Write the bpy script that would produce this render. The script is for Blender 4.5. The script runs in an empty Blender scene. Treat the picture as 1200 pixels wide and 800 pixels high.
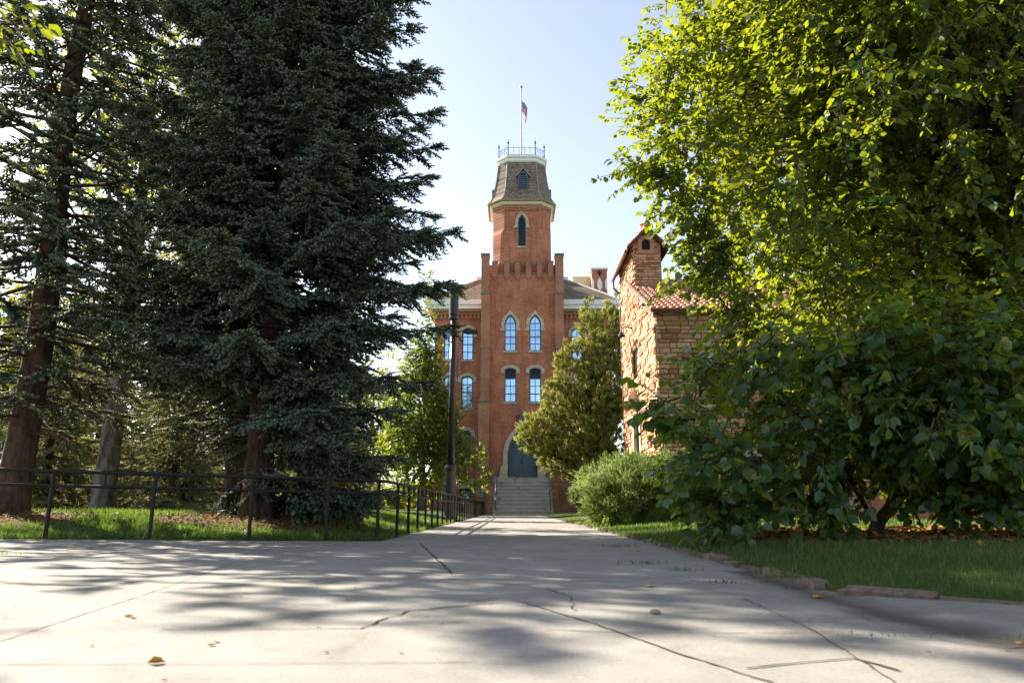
import bpy, bmesh, math, random
import numpy as np
from mathutils import Vector, Matrix

random.seed(7)
RNG = np.random.default_rng(11)
PI = math.pi
sc = bpy.context.scene

# ------------------------------------------------------------------ camera, sky, sun, exposure
FPX, PITCH, CAMH = 850.0, math.atan(195 / 850.0), 0.5
cd = bpy.data.cameras.new('camera')
cam = bpy.data.objects.new('camera', cd)
sc.collection.objects.link(cam)
sc.camera = cam
cam.location = (0, 0, CAMH)
cam.rotation_euler = (PI / 2 + PITCH, 0, 0)
cd.sensor_width = 36
cd.lens = FPX / 1200 * 36
cd.clip_start, cd.clip_end = 0.05, 3000
cd.dof.use_dof = True
cd.dof.focus_distance = 13
cd.dof.aperture_fstop = 4.0

SUN_EL, SUN_AZ = math.radians(32), math.radians(52)      # azimuth from +Y towards -X
world = bpy.data.worlds.new('World')
sc.world = world
world.use_nodes = True
wn = world.node_tree
sky = wn.nodes.new('ShaderNodeTexSky')
sky.sky_type = 'NISHITA'
sky.sun_disc = False
sky.sun_elevation = SUN_EL
sky.sun_rotation = -SUN_AZ
sky.air_density = 1.0
sky.dust_density = 0.6
sky.ozone_density = 1.0
hs = wn.nodes.new('ShaderNodeHueSaturation')
hs.inputs['Saturation'].default_value = 0.63
wn.links.new(sky.outputs[0], hs.inputs['Color'])
wn.links.new(hs.outputs[0], wn.nodes['Background'].inputs[0])
wn.nodes['Background'].inputs[1].default_value = 0.08

sl = bpy.data.lights.new('sun', 'SUN')
sl.energy = 5.0
sl.angle = math.radians(0.55)
sl.color = (1.0, 0.90, 0.76)
sun = bpy.data.objects.new('sun', sl)
sc.collection.objects.link(sun)
sd = Vector((-math.sin(SUN_AZ) * math.cos(SUN_EL), math.cos(SUN_AZ) * math.cos(SUN_EL), math.sin(SUN_EL)))
sun.rotation_euler = sd.to_track_quat('Z', 'Y').to_euler()

vs = sc.view_settings
vs.view_transform = 'Standard'
vs.look = 'None'
vs.exposure = 1.78
vs.gamma = 1
sc.render.engine = 'CYCLES'
cy = sc.cycles
cy.max_bounces = 8
cy.diffuse_bounces = 4
cy.transmission_bounces = 4
cy.glossy_bounces = 3
cy.use_denoising = True

# ------------------------------------------------------------------ measuring helpers
def ray(px, py):
    a, b = (px - 600) / FPX, (400 - py) / FPX
    return Vector((a, math.cos(PITCH) - b * math.sin(PITCH), math.sin(PITCH) + b * math.cos(PITCH)))

def at(px, py, Y):
    d = ray(px, py)
    return Vector((0, 0, CAMH)) + d * (Y / d.y)

def gnd(px, py, z=0.0):
    d = ray(px, py)
    return Vector((0, 0, CAMH)) + d * ((z - CAMH) / d.z)

# ------------------------------------------------------------------ object helpers
COL = sc.collection

def link(o, parent=None):
    COL.objects.link(o)
    if parent is not None:
        o.parent = parent
    return o

def tag(o, label=None, cat=None, group=None, kind=None):
    if label: o['label'] = label
    if cat: o['category'] = cat
    if group: o['group'] = group
    if kind: o['kind'] = kind
    return o

def thing(name, label, cat, loc=(0, 0, 0), group=None):
    o = link(bpy.data.objects.new(name, None))
    o.location = loc
    o.empty_display_size = 0.2
    return tag(o, label, cat, group)

def copy_tree(o, parent=None):
    c = link(o.copy(), parent)
    for ch in list(o.children):
        copy_tree(ch, c)
    return c

class MB:
    """collects vertices and faces, builds one mesh object"""
    def __init__(s):
        s.v, s.f, s.m = [], [], []
    def add(s, vs_, fs_, m=0):
        n = len(s.v)
        s.v += [tuple(p) for p in vs_]
        s.f += [tuple(i + n for i in f) for f in fs_]
        s.m += [m] * len(fs_)
    def box(s, x0, x1, y0, y1, z0, z1, m=0):
        s.add([(x0, y0, z0), (x1, y0, z0), (x1, y1, z0), (x0, y1, z0), (x0, y0, z1), (x1, y0, z1), (x1, y1, z1), (x0, y1, z1)],
              [(0, 3, 2, 1), (4, 5, 6, 7), (0, 1, 5, 4), (1, 2, 6, 5), (2, 3, 7, 6), (3, 0, 4, 7)], m)
    def prism(s, pts, y0, y1, m=0):
        """outline in x,z (counter-clockwise seen from -y), extruded along y"""
        a = sum(pts[i][0] * pts[(i + 1) % len(pts)][1] - pts[(i + 1) % len(pts)][0] * pts[i][1] for i in range(len(pts)))
        if a < 0: pts = pts[::-1]
        n = len(pts)
        s.add([(x, y0, z) for x, z in pts] + [(x, y1, z) for x, z in pts],
              [tuple(range(n)), tuple(range(2 * n - 1, n - 1, -1))] + [((i + 1) % n, i, n + i, n + (i + 1) % n) for i in range(n)], m)
    def ring(s, outer, inner, y0, y1, m=0):
        """band between two outlines with the same number of points (x,z), extruded along y"""
        n = len(outer)
        V = [(x, y0, z) for x, z in outer] + [(x, y0, z) for x, z in inner] + [(x, y1, z) for x, z in outer] + [(x, y1, z) for x, z in inner]
        F = []
        for i in range(n):
            j = (i + 1) % n
            F += [(i, j, n + j, n + i), (2 * n + j, 2 * n + i, 3 * n + i, 3 * n + j), (j, i, 2 * n + i, 2 * n + j), (n + i, n + j, 3 * n + j, 3 * n + i)]
        s.add(V, F, m)
    def loft(s, rings, cap0=True, cap1=True, m=0):
        n = len(rings[0])
        V = [p for r in rings for p in r]
        F = []
        for k in range(len(rings) - 1):
            for i in range(n):
                j = (i + 1) % n
                F.append((k * n + i, k * n + j, (k + 1) * n + j, (k + 1) * n + i))
        if cap0: F.append(tuple(range(n - 1, -1, -1)))
        if cap1: F.append(tuple((len(rings) - 1) * n + i for i in range(n)))
        s.add(V, F, m)
    def tube(s, pts, radii, seg=8, m=0, cap=True):
        pts = [Vector(p) for p in pts]
        if not hasattr(radii, '__len__'): radii = [radii] * len(pts)
        rings = []
        up = None
        for i, p in enumerate(pts):
            t = (pts[min(i + 1, len(pts) - 1)] - pts[max(i - 1, 0)])
            t = t.normalized() if t.length > 1e-9 else Vector((0, 0, 1))
            if up is None:
                up = Vector((1, 0, 0)) if abs(t.z) > 0.7 else Vector((0, 0, 1))
            a = t.cross(up)
            if a.length < 1e-4:
                up = Vector((0, 1, 0)); a = t.cross(up)
            a.normalize()
            b = a.cross(t).normalized()
            up = b
            rings.append([p + (a * math.cos(2 * PI * k / seg) + b * math.sin(2 * PI * k / seg)) * radii[i] for k in range(seg)])
        rings = [r[::-1] for r in rings]
        s.loft(rings, cap, cap, m)
    def build(s, name, mats, parent=None, bevel=0, smooth=False):
        me = bpy.data.meshes.new(name)
        me.from_pydata(s.v, [], s.f)
        for m in (mats if isinstance(mats, (list, tuple)) else [mats]):
            me.materials.append(m)
        if any(s.m): me.polygons.foreach_set('material_index', s.m)
        if smooth: me.polygons.foreach_set('use_smooth', [True] * len(s.f))
        me.validate()
        me.update()
        o = link(bpy.data.objects.new(name, me), parent)
        if bevel:
            b = o.modifiers.new('bevel', 'BEVEL')
            b.width = bevel; b.segments = 1; b.limit_method = 'ANGLE'; b.angle_limit = 0.7
        return o

def np_mesh(name, V, F, mats, parent=None, mi=None, smooth=False):
    """fast mesh from arrays; F is (n,3) or (n,4)"""
    me = bpy.data.meshes.new(name)
    V = np.ascontiguousarray(V, dtype=np.float32)
    k = F.shape[1]
    me.vertices.add(len(V)); me.vertices.foreach_set('co', V.ravel())
    me.loops.add(F.size); me.loops.foreach_set('vertex_index', np.ascontiguousarray(F, dtype=np.int32).ravel())
    me.polygons.add(len(F)); me.polygons.foreach_set('loop_start', np.arange(0, F.size, k, dtype=np.int32))
    try: me.polygons.foreach_set('loop_total', np.full(len(F), k, dtype=np.int32))
    except Exception: pass
    for m in (mats if isinstance(mats, (list, tuple)) else [mats]):
        me.materials.append(m)
    if mi is not None: me.polygons.foreach_set('material_index', np.ascontiguousarray(mi, dtype=np.int32))
    if smooth: me.polygons.foreach_set('use_smooth', np.ones(len(F), dtype=bool))
    me.update(calc_edges=True)
    return link(bpy.data.objects.new(name, me), parent)

def carve(o, cutter):
    """cut the openings (an MB of separate closed prisms) out of a wall and keep the result as its mesh"""
    c = cutter.build('cutter', [])
    md = o.modifiers.new('cut', 'BOOLEAN')
    md.operation = 'DIFFERENCE'; md.solver = 'EXACT'; md.object = c
    dg = bpy.context.evaluated_depsgraph_get()
    me = bpy.data.meshes.new_from_object(o.evaluated_get(dg))
    o.modifiers.remove(md)
    old = o.data
    o.data = me
    me.name = o.name
    bpy.data.meshes.remove(old)
    cm = c.data
    bpy.data.objects.remove(c)
    bpy.data.meshes.remove(cm)

# ------------------------------------------------------------------ materials
class NT:
    def __init__(s, name):
        s.mat = bpy.data.materials.new(name)
        s.mat.use_nodes = True
        s.t = s.mat.node_tree
        s.b = s.t.nodes['Principled BSDF']
        s.out = s.t.nodes['Material Output']
    def n(s, typ, **kw):
        nd = s.t.nodes.new(typ)
        for k, v in kw.items(): setattr(nd, k, v)
        return nd
    def l(s, a, b): s.t.links.new(a, b)
    def geo_pos(s): return s.n('ShaderNodeNewGeometry').outputs['Position']
    def obj(s): return s.n('ShaderNodeTexCoord').outputs['Object']
    def noise(s, vec, scale, detail=4, rough=0.55, dist=0):
        nd = s.n('ShaderNodeTexNoise')
        nd.inputs['Scale'].default_value = scale; nd.inputs['Detail'].default_value = detail
        nd.inputs['Roughness'].default_value = rough; nd.inputs['Distortion'].default_value = dist
        if vec is not None: s.l(vec, nd.inputs['Vector'])
        return nd.outputs['Fac']
    def ramp(s, fac, stops):
        nd = s.n('ShaderNodeValToRGB')
        e = nd.color_ramp.elements
        while len(e) < len(stops): e.new(0.5)
        for el, (p, c) in zip(e, stops):
            el.position = p
            el.color = (c[0], c[1], c[2], 1) if hasattr(c, '__len__') else (c, c, c, 1)
        s.l(fac, nd.inputs['Fac'])
        return nd.outputs['Color']
    def mix(s, fac, a, b, mode='MIX'):
        nd = s.n('ShaderNodeMix', data_type='RGBA', blend_type=mode)
        for sock, v in ((nd.inputs[0], fac), (nd.inputs[6], a), (nd.inputs[7], b)):
            if hasattr(v, 'is_output'): s.l(v, sock)
            elif hasattr(v, '__len__'): sock.default_value = (v[0], v[1], v[2], 1)
            else: sock.default_value = v
        return nd.outputs[2]
    def math(s, op, a, b=0.0):
        nd = s.n('ShaderNodeMath', operation=op)
        for sock, v in ((nd.inputs[0], a), (nd.inputs[1], b)):
            if hasattr(v, 'is_output'): s.l(v, sock)
            else: sock.default_value = v
        return nd.outputs[0]
    def scale(s, vec, sx, sy, sz, rot=(0, 0, 0)):
        nd = s.n('ShaderNodeMapping')
        nd.inputs['Scale'].default_value = (sx, sy, sz)
        nd.inputs['Rotation'].default_value = rot
        s.l(vec, nd.inputs['Vector'])
        return nd.outputs[0]
    def bump(s, h, strength=0.3, dist=0.02):
        nd = s.n('ShaderNodeBump')
        nd.inputs['Strength'].default_value = strength
        nd.inputs['Distance'].default_value = dist
        s.l(h, nd.inputs['Height'])
        s.l(nd.outputs[0], s.b.inputs['Normal'])
    def col(s, c):
        if hasattr(c, 'is_output'): s.l(c, s.b.inputs['Base Color'])
        else: s.b.inputs['Base Color'].default_value = (*c, 1)
    def set(s, rough=0.7, spec=0.3, metal=0.0):
        s.b.inputs['Roughness'].default_value = rough
        s.b.inputs['Specular IOR Level'].default_value = spec
        s.b.inputs['Metallic'].default_value = metal
        return s.mat

def wallvec(t):
    """(horizontal run, height) along any upright wall, in metres"""
    sep = t.n('ShaderNodeSeparateXYZ'); t.l(t.geo_pos(), sep.inputs[0])
    cb = t.n('ShaderNodeCombineXYZ')
    t.l(t.math('ADD', sep.outputs[0], sep.outputs[1]), cb.inputs[0]); t.l(sep.outputs[2], cb.inputs[1])
    return cb.outputs[0]

def mat_plain(name, c, rough=0.6, spec=0.4, metal=0.0, var=0.18, sc_=3.0):
    t = NT(name)
    f = t.noise(t.geo_pos(), sc_, 6)
    t.col(t.ramp(f, [(0.3, [x * (1 - var) for x in c]), (0.7, [min(1, x * (1 + var)) for x in c])]))
    return t.set(rough, spec, metal)

def mat_brick(name, c1, c2, mortar, bw=0.36, bh=0.14, stain=True):
    t = NT(name)
    v = wallvec(t)
    br = t.n('ShaderNodeTexBrick')
    t.l(v, br.inputs['Vector'])
    for k, val in (('Color1', c1), ('Color2', c2), ('Mortar', mortar)):
        br.inputs[k].default_value = (*val, 1)
    br.inputs['Scale'].default_value = 1
    br.inputs['Mortar Size'].default_value = 0.02
    br.inputs['Mortar Smooth'].default_value = 0.3
    br.inputs['Brick Width'].default_value = bw
    br.inputs['Row Height'].default_value = bh
    c = br.outputs['Color']
    big = t.noise(v, 0.55, 6, 0.65)
    c = t.mix(1.0, c, t.ramp(big, [(0.3, (0.68, 0.64, 0.62)), (0.55, (1, 1, 1)), (0.75, (1.22, 1.2, 1.16))]), 'MULTIPLY')
    if stain:
        streak = t.noise(t.scale(v, 2.6, 0.22, 1), 1.0, 6, 0.6)
        c = t.mix(t.ramp(streak, [(0.49, 0.0), (0.70, 0.72)]), c, (0.19, 0.08, 0.055))
        spots = t.noise(v, 1.7, 8, 0.7)
        c = t.mix(t.ramp(spots, [(0.66, 0.0), (0.74, 0.4)]), c, (0.42, 0.30, 0.24))
    t.col(c)
    t.bump(br.outputs['Fac'], 0.25, -0.01)
    return t.set(0.85, 0.15)

def mat_island(name, stops, rough=0.8, spec=0.2, nscale=9.0, nvar=0.25, bump=0.0, stretch=(1, 1, 1)):
    """each separate piece of the mesh takes its own colour"""
    t = NT(name)
    r = t.n('ShaderNodeNewGeometry').outputs['Random Per Island']
    c = t.ramp(r, stops)
    f = t.noise(t.scale(t.geo_pos(), *stretch), nscale, 6, 0.65)
    c = t.mix(1.0, c, t.ramp(f, [(0.3, 1 - nvar), (0.7, 1 + nvar)]), 'MULTIPLY')
    t.col(c)
    if bump: t.bump(f, bump, 0.03)
    return t.set(rough, spec)

def mat_leaf(name, stops, trans, tfac=0.4, rough=0.45, spec=0.35):
    t = NT(name)
    g = t.n('ShaderNodeNewGeometry')
    r = g.outputs['Random Per Island']
    c = t.ramp(r, stops)
    t.col(c)
    t.set(rough, spec)
    tr = t.n('ShaderNodeBsdfTranslucent')
    t.l(t.mix(1.0, t.ramp(r, [(0, [x * 0.75 for x in trans]), (1, [min(1, x * 1.2) for x in trans])]), (1, 1, 1), 'MULTIPLY'), tr.inputs['Color'])
    mx = t.n('ShaderNodeMixShader'); mx.inputs[0].default_value = tfac
    t.l(t.b.outputs[0], mx.inputs[1]); t.l(tr.outputs[0], mx.inputs[2]); t.l(mx.outputs[0], t.out.inputs[0])
    return t.mat

def mat_bark(name, c0, c1, sc_=7.0, bump=0.9):
    t = NT(name)
    p = t.geo_pos()
    f = t.noise(t.scale(p, 1, 1, 0.28), sc_, 8, 0.65)
    g = t.noise(p, 1.3, 4)
    c = t.ramp(f, [(0.35, c0), (0.62, c1)])
    c = t.mix(1.0, c, t.ramp(g, [(0.3, 0.75), (0.7, 1.2)]), 'MULTIPLY')
    t.col(c)
    t.bump(f, bump, 0.05)
    return t.set(0.9, 0.1)

M = {}
M['brick'] = mat_brick('red brick', (0.57, 0.195, 0.10), (0.42, 0.125, 0.066), (0.46, 0.28, 0.19))
M['brick_trim'] = mat_brick('weathered brick', (0.48, 0.18, 0.10), (0.37, 0.125, 0.072), (0.40, 0.25, 0.18), 0.25, 0.098, False)
M['stone_trim'] = mat_plain('buff stone', (0.50, 0.43, 0.33), 0.85, 0.1, var=0.3, sc_=4)
M['cap_stone'] = mat_plain('mossy cap stone', (0.20, 0.19, 0.145), 0.9, 0.1, var=0.4, sc_=6)
M['white'] = mat_plain('white paint', (0.86, 0.86, 0.86), 0.6, 0.3, var=0.05)
M['cream'] = mat_plain('cream paint', (0.62, 0.55, 0.40), 0.6, 0.3, var=0.06)
M['ochre'] = mat_plain('ochre paint', (0.40, 0.27, 0.11), 0.6, 0.3, var=0.1)
M['bluegrey'] = mat_plain('blue grey paint', (0.085, 0.125, 0.175), 0.5, 0.4, var=0.1)
M['louvre'] = mat_plain('dark slate paint', (0.04, 0.055, 0.08), 0.55, 0.4, var=0.1)
M['leadblue'] = mat_plain('blue grey flashing', (0.20, 0.27, 0.33), 0.45, 0.5, var=0.1)
M['iron'] = mat_plain('black iron', (0.014, 0.013, 0.013), 0.6, 0.25, var=0.2)
M['black_pole'] = mat_plain('glossy black paint', (0.014, 0.014, 0.016), 0.3, 0.5, var=0.15)
M['dark'] = mat_plain('dark opening', (0.02, 0.02, 0.022), 0.8, 0.2)
M['steel'] = mat_plain('grey pole paint', (0.15, 0.13, 0.125), 0.5, 0.4)
M['terracotta'] = mat_island('terracotta tile', [(0, (0.36, 0.15, 0.09)), (0.5, (0.46, 0.22, 0.14)), (1, (0.55, 0.32, 0.23))], 0.8, 0.2, 5)
M['copper'] = mat_plain('dark copper', (0.13, 0.045, 0.03), 0.5, 0.5, 0.3)

def mk_glass():
    t = NT('window glass')
    f = t.math('ADD', t.math('MULTIPLY', t.noise(t.geo_pos(), 1.6, 3), 0.6), t.math('MULTIPLY', t.n('ShaderNodeObjectInfo').outputs['Random'], 0.4))
    t.col((0.02, 0.03, 0.04)); t.set(0.1, 0.5)
    gl = t.n('ShaderNodeBsdfGlossy'); gl.inputs['Roughness'].default_value = 0.03
    gl.inputs['Color'].default_value = (0.42, 0.66, 0.92, 1)
    mx = t.n('ShaderNodeMixShader')
    t.l(t.ramp(f, [(0.3, 0.5), (0.65, 0.9)]), mx.inputs[0])
    t.l(t.b.outputs[0], mx.inputs[1]); t.l(gl.outputs[0], mx.inputs[2]); t.l(mx.outputs[0], t.out.inputs[0])
    return t.mat
M['glass'] = mk_glass()

def mk_shingle(name, a, b, c):
    t = NT(name)
    v = wallvec(t)
    br = t.n('ShaderNodeTexBrick'); t.l(v, br.inputs['Vector'])
    for k, val in (('Color1', a), ('Color2', b), ('Mortar', c)): br.inputs[k].default_value = (*val, 1)
    br.inputs['Scale'].default_value = 1
    br.inputs['Mortar Size'].default_value = 0.018; br.inputs['Brick Width'].default_value = 0.27; br.inputs['Row Height'].default_value = 0.17
    br.inputs['Bias'].default_value = 0.1
    f = t.noise(v, 1.1, 6, 0.7)
    t.col(t.mix(1.0, br.outputs['Color'], t.ramp(f, [(0.3, 0.65), (0.7, 1.3)]), 'MULTIPLY'))
    t.bump(br.outputs['Fac'], 0.4, -0.02)
    return t.set(0.9, 0.1)
M['shingle'] = mk_shingle('weathered shingles', (0.33, 0.27, 0.20), (0.22, 0.18, 0.14), (0.10, 0.08, 0.06))

def mk_concrete():
    t = NT('worn concrete')
    p = t.geo_pos()
    big = t.noise(p, 0.45, 6, 0.65, 0.6)
    med = t.noise(p, 2.3, 8, 0.7)
    fine = t.noise(p, 60, 4, 0.7)
    c = t.ramp(big, [(0.3, (0.215, 0.20, 0.178)), (0.55, (0.295, 0.278, 0.252)), (0.8, (0.345, 0.326, 0.298))])
    c = t.mix(1.0, c, t.ramp(med, [(0.25, 0.74), (0.5, 1.0), (0.8, 1.1)]), 'MULTIPLY')
    c = t.mix(1.0, c, t.ramp(fine, [(0.3, 0.84), (0.7, 1.14)]), 'MULTIPLY')
    c = t.mix(1.0, c, t.ramp(t.noise(t.scale(p, 1.0, 0.25, 1), 3.2, 6, 0.7), [(0.3, 0.88), (0.7, 1.1)]), 'MULTIPLY')
    spk = t.noise(p, 140, 2, 0.5)
    c = t.mix(t.ramp(spk, [(0.66, 0.0), (0.74, 0.5)]), c, (0.09, 0.08, 0.07))
    c = t.mix(t.ramp(t.noise(p, 1.1, 10, 0.75, 1.0), [(0.56, 0.0), (0.72, 0.5)]), c, (0.145, 0.128, 0.108))
    vo = t.n('ShaderNodeTexVoronoi'); vo.inputs['Scale'].default_value = 9; t.l(p, vo.inputs['Vector'])
    c = t.mix(t.ramp(vo.outputs['Distance'], [(0.04, 0.5), (0.075, 0.0)]), c, (0.16, 0.14, 0.12))
    # a darker band with a wavering edge along the gutter at the path's right edge
    sep = t.n('ShaderNodeSeparateXYZ'); t.l(p, sep.inputs[0])
    wob = t.math('MULTIPLY', t.math('SUBTRACT', t.noise(p, 1.2, 5), 0.5), 0.55)
    d = t.math('ABSOLUTE', t.math('ADD', t.math('SUBTRACT', sep.outputs[0], 1.93), wob))
    near = t.math('LESS_THAN', sep.outputs[1], 6.5)
    g = t.math('MULTIPLY', t.ramp(d, [(0.03, 0.9), (0.26, 0.0)]), near)
    c = t.mix(g, c, (0.085, 0.072, 0.062))
    t.col(c)
    t.bump(t.math('ADD', fine, t.math('MULTIPLY', med, 0.6)), 0.25, 0.006)
    return t.set(0.88, 0.2)
M['concrete'] = mk_concrete()
M['crack'] = mat_plain('dirt in the cracks', (0.075, 0.06, 0.045), 0.95, 0.05, var=0.4, sc_=20)

def mk_soil(name, g0, g1, d0, d1, lo, hi, trunks=()):
    t = NT(name)
    p = t.geo_pos()
    f = t.noise(p, 0.7, 7, 0.65, 0.5)
    fine = t.noise(p, 28, 6, 0.7)
    g = t.ramp(fine, [(0.3, g0), (0.7, g1)])
    d = t.ramp(fine, [(0.3, d0), (0.7, d1)])
    fac = t.ramp(f, [(lo, 0.0), (hi, 1.0)])
    sep = t.n('ShaderNodeSeparateXYZ'); t.l(p, sep.inputs[0])
    for (x, y, r) in trunks:                    # a bed of dropped needles and leaves round each trunk
        dx = t.math('SUBTRACT', sep.outputs[0], x); dy = t.math('SUBTRACT', sep.outputs[1], y)
        rr = t.math('SQRT', t.math('ADD', t.math('MULTIPLY', dx, dx), t.math('MULTIPLY', dy, dy)))
        rr = t.math('ADD', t.math('DIVIDE', rr, r), t.math('MULTIPLY', t.math('SUBTRACT', f, 0.5), 1.2))
        fac = t.math('MAXIMUM', fac, t.ramp(rr, [(0.75, 1.0), (1.0, 0.0)]))
    t.col(t.mix(fac, g, d))
    t.bump(fine, 0.8, 0.05)
    return t.set(0.95, 0.1)

# trees stand here (x, y)
SPRUCE_A, SPRUCE_B, SPRUCE_C = (-4.77, 14.0), (-8.75, 13.0), (-5.95, 15.9)
LINDEN, BUSH = (8.75, 13.0), (4.75, 10.0)
M['lawn_soil_l'] = mk_soil('lawn soil', (0.035, 0.06, 0.014), (0.085, 0.13, 0.03), (0.09, 0.045, 0.025), (0.24, 0.13, 0.075), 0.63, 0.7,
                           [(SPRUCE_A[0], SPRUCE_A[1], 2.1), (SPRUCE_B[0], SPRUCE_B[1], 2.2), (SPRUCE_C[0], SPRUCE_C[1], 1.6)])
M['lawn_soil_r'] = mk_soil('lawn soil with leaf litter', (0.035, 0.06, 0.014), (0.085, 0.13, 0.03), (0.07, 0.04, 0.02), (0.22, 0.12, 0.05), 0.62, 0.7,
                           [(BUSH[0], BUSH[1], 2.6), (LINDEN[0], LINDEN[1], 3.4), (7, 11.5, 2.5), (3.4, 21, 2.6)])
M['far_ground'] = mk_soil('meadow', (0.04, 0.06, 0.015), (0.09, 0.13, 0.035), (0.1, 0.09, 0.05), (0.2, 0.17, 0.1), 0.6, 0.7)
M['grass'] = mat_leaf('grass blade', [(0, (0.019, 0.044, 0.009)), (0.6, (0.04, 0.075, 0.016)), (0.88, (0.09, 0.12, 0.03)), (1, (0.24, 0.19, 0.09))], (0.20, 0.32, 0.03), 0.35)
M['linden_leaf'] = mat_leaf('linden leaf', [(0, (0.016, 0.044, 0.012)), (0.6, (0.03, 0.07, 0.017)), (1, (0.062, 0.10, 0.018))], (0.46, 0.54, 0.022), 0.36, 0.45, 0.3)
M['bush_leaf'] = mat_leaf('broad linden leaf', [(0, (0.026, 0.066, 0.026)), (0.6, (0.048, 0.105, 0.038)), (0.95, (0.08, 0.14, 0.03)), (1, (0.26, 0.18, 0.02))], (0.42, 0.52, 0.02), 0.38, 0.3, 0.6)
M['bract'] = mat_leaf('pale seed bract', [(0, (0.14, 0.17, 0.04)), (1, (0.24, 0.26, 0.08))], (0.45, 0.48, 0.06), 0.4)
M['maple_leaf'] = mat_leaf('maple leaf', [(0, (0.04, 0.085, 0.015)), (1, (0.10, 0.14, 0.02))], (0.34, 0.42, 0.025), 0.38)
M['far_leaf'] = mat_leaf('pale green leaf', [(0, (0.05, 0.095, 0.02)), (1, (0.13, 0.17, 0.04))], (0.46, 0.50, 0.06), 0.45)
M['spruce'] = (mat_leaf('blue spruce needle', [(0, (0.022, 0.040, 0.027)), (0.7, (0.042, 0.068, 0.046)), (1, (0.10, 0.075, 0.035))], (0.30, 0.28, 0.06), 0.2, 0.6, 0.2),
               mat_leaf('pale lit-tip new spruce needle', [(0, (0.08, 0.125, 0.09)), (0.7, (0.16, 0.225, 0.175)), (0.95, (0.24, 0.305, 0.25)), (1, (0.28, 0.19, 0.07))], (0.42, 0.42, 0.10), 0.25, 0.55, 0.3))  # light on the branch tips painted into this paler tone, besides glaucous new growth
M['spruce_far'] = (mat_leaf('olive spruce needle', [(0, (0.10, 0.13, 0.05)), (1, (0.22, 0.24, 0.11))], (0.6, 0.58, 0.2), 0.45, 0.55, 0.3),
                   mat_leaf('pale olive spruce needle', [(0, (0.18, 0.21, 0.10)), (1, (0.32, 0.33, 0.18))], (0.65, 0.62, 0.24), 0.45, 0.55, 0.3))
M['juniper'] = mat_leaf('juniper scale', [(0, (0.17, 0.20, 0.055)), (0.7, (0.32, 0.34, 0.09)), (1, (0.42, 0.38, 0.12))], (0.7, 0.68, 0.15), 0.46, 0.6, 0.2)
M['shrub'] = mat_leaf('green juniper needle', [(0, (0.10, 0.17, 0.04)), (0.7, (0.19, 0.28, 0.065)), (1, (0.29, 0.34, 0.09))], (0.42, 0.52, 0.10), 0.42, 0.55, 0.25)
M['bark_spruce'] = mat_bark('spruce bark', (0.03, 0.022, 0.018), (0.105, 0.068, 0.05), 11)
M['bark_grey'] = mat_bark('grey furrowed bark', (0.07, 0.06, 0.05), (0.27, 0.235, 0.20), 7)
M['bark_dark'] = mat_bark('dark linden bark', (0.03, 0.024, 0.02), (0.10, 0.08, 0.065), 10)
M['dead_twig'] = mat_bark('dry twig', (0.10, 0.06, 0.035), (0.22, 0.14, 0.085), 14, 0.2)
M['fallen'] = mat_island('fallen leaf', [(0, (0.42, 0.20, 0.03)), (0.5, (0.5, 0.30, 0.05)), (1, (0.28, 0.13, 0.04))], 0.7, 0.2, 30)
M['litter'] = mat_island('dry leaf litter', [(0, (0.17, 0.08, 0.03)), (0.5, (0.27, 0.14, 0.04)), (0.85, (0.11, 0.06, 0.03)), (1, (0.38, 0.27, 0.06))], 0.8, 0.15, 30)
M['sandstone'] = mat_island('rough red sandstone', [(0, (0.30, 0.14, 0.085)), (0.12, (0.44, 0.22, 0.13)), (0.35, (0.56, 0.335, 0.205)), (0.7, (0.60, 0.42, 0.275)), (1, (0.50, 0.265, 0.15))], 0.9, 0.1, 5, 0.28, 0.7, (1, 1, 3.5))
M['mortar'] = mat_plain('mortar', (0.20, 0.13, 0.09), 0.95, 0.05, var=0.2)
M['kerb'] = mat_island('kerb stone', [(0, (0.12, 0.085, 0.065)), (0.5, (0.19, 0.145, 0.115)), (1, (0.24, 0.215, 0.185))], 0.95, 0.05, 14, 0.4, 0.9)

def mk_steps():
    t = NT('rust stained sandstone')
    p = t.geo_pos()
    f = t.noise(p, 1.6, 7, 0.65)
    c = t.ramp(f, [(0.3, (0.34, 0.32, 0.275)), (0.7, (0.48, 0.45, 0.39))])
    c = t.mix(t.ramp(t.noise(t.scale(p, 1.3, 1, 2.6), 1.1, 5, 0.6), [(0.61, 0.0), (0.67, 0.85)]), c, (0.19, 0.08, 0.035))
    t.col(c); t.bump(f, 0.4, 0.03)
    return t.set(0.9, 0.1)
M['steps'] = mk_steps()

# ------------------------------------------------------------------ ground, paving, lawns
def hz(x):
    return 0.02 * max(0.0, -x - 2.2) if x > -9 else 0.136

mb = MB()
R = 1400
mb.add([(-R, -R, -0.25), (R, -R, -0.25), (R, R, -0.25), (-R, R, -0.25)], [(0, 1, 2, 3)])
tag(mb.build('ground', M['far_ground']), 'green ground reaching away behind the trees and buildings', 'ground', kind='structure')

mb = MB()
xs = [-60, -30, -15, -9, -7, -5, -3.5, -2.3, -1.2, 0, 1.2, 1.7, 1.93, 2.15, 2.6, 3.5, 5, 8, 14, 30, 60]
ys = [-40, -15, -6, -2, 0, 2, 4, 6, 8, 10, 12.6]
def swale(x, y):
    return -0.035 * math.exp(-((x - 1.93) / 0.22) ** 2) * (1 if y < 5 else max(0, 1 - (y - 5) / 6))
idx = {}
for j, y in enumerate(ys):
    for i, x in enumerate(xs):
        idx[i, j] = len(mb.v); mb.v.append((x, y, hz(x) + swale(x, y)))
for j in range(len(ys) - 1):
    for i in range(len(xs) - 1):
        mb.f.append((idx[i, j], idx[i + 1, j], idx[i + 1, j + 1], idx[i, j + 1])); mb.m.append(0)
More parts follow.
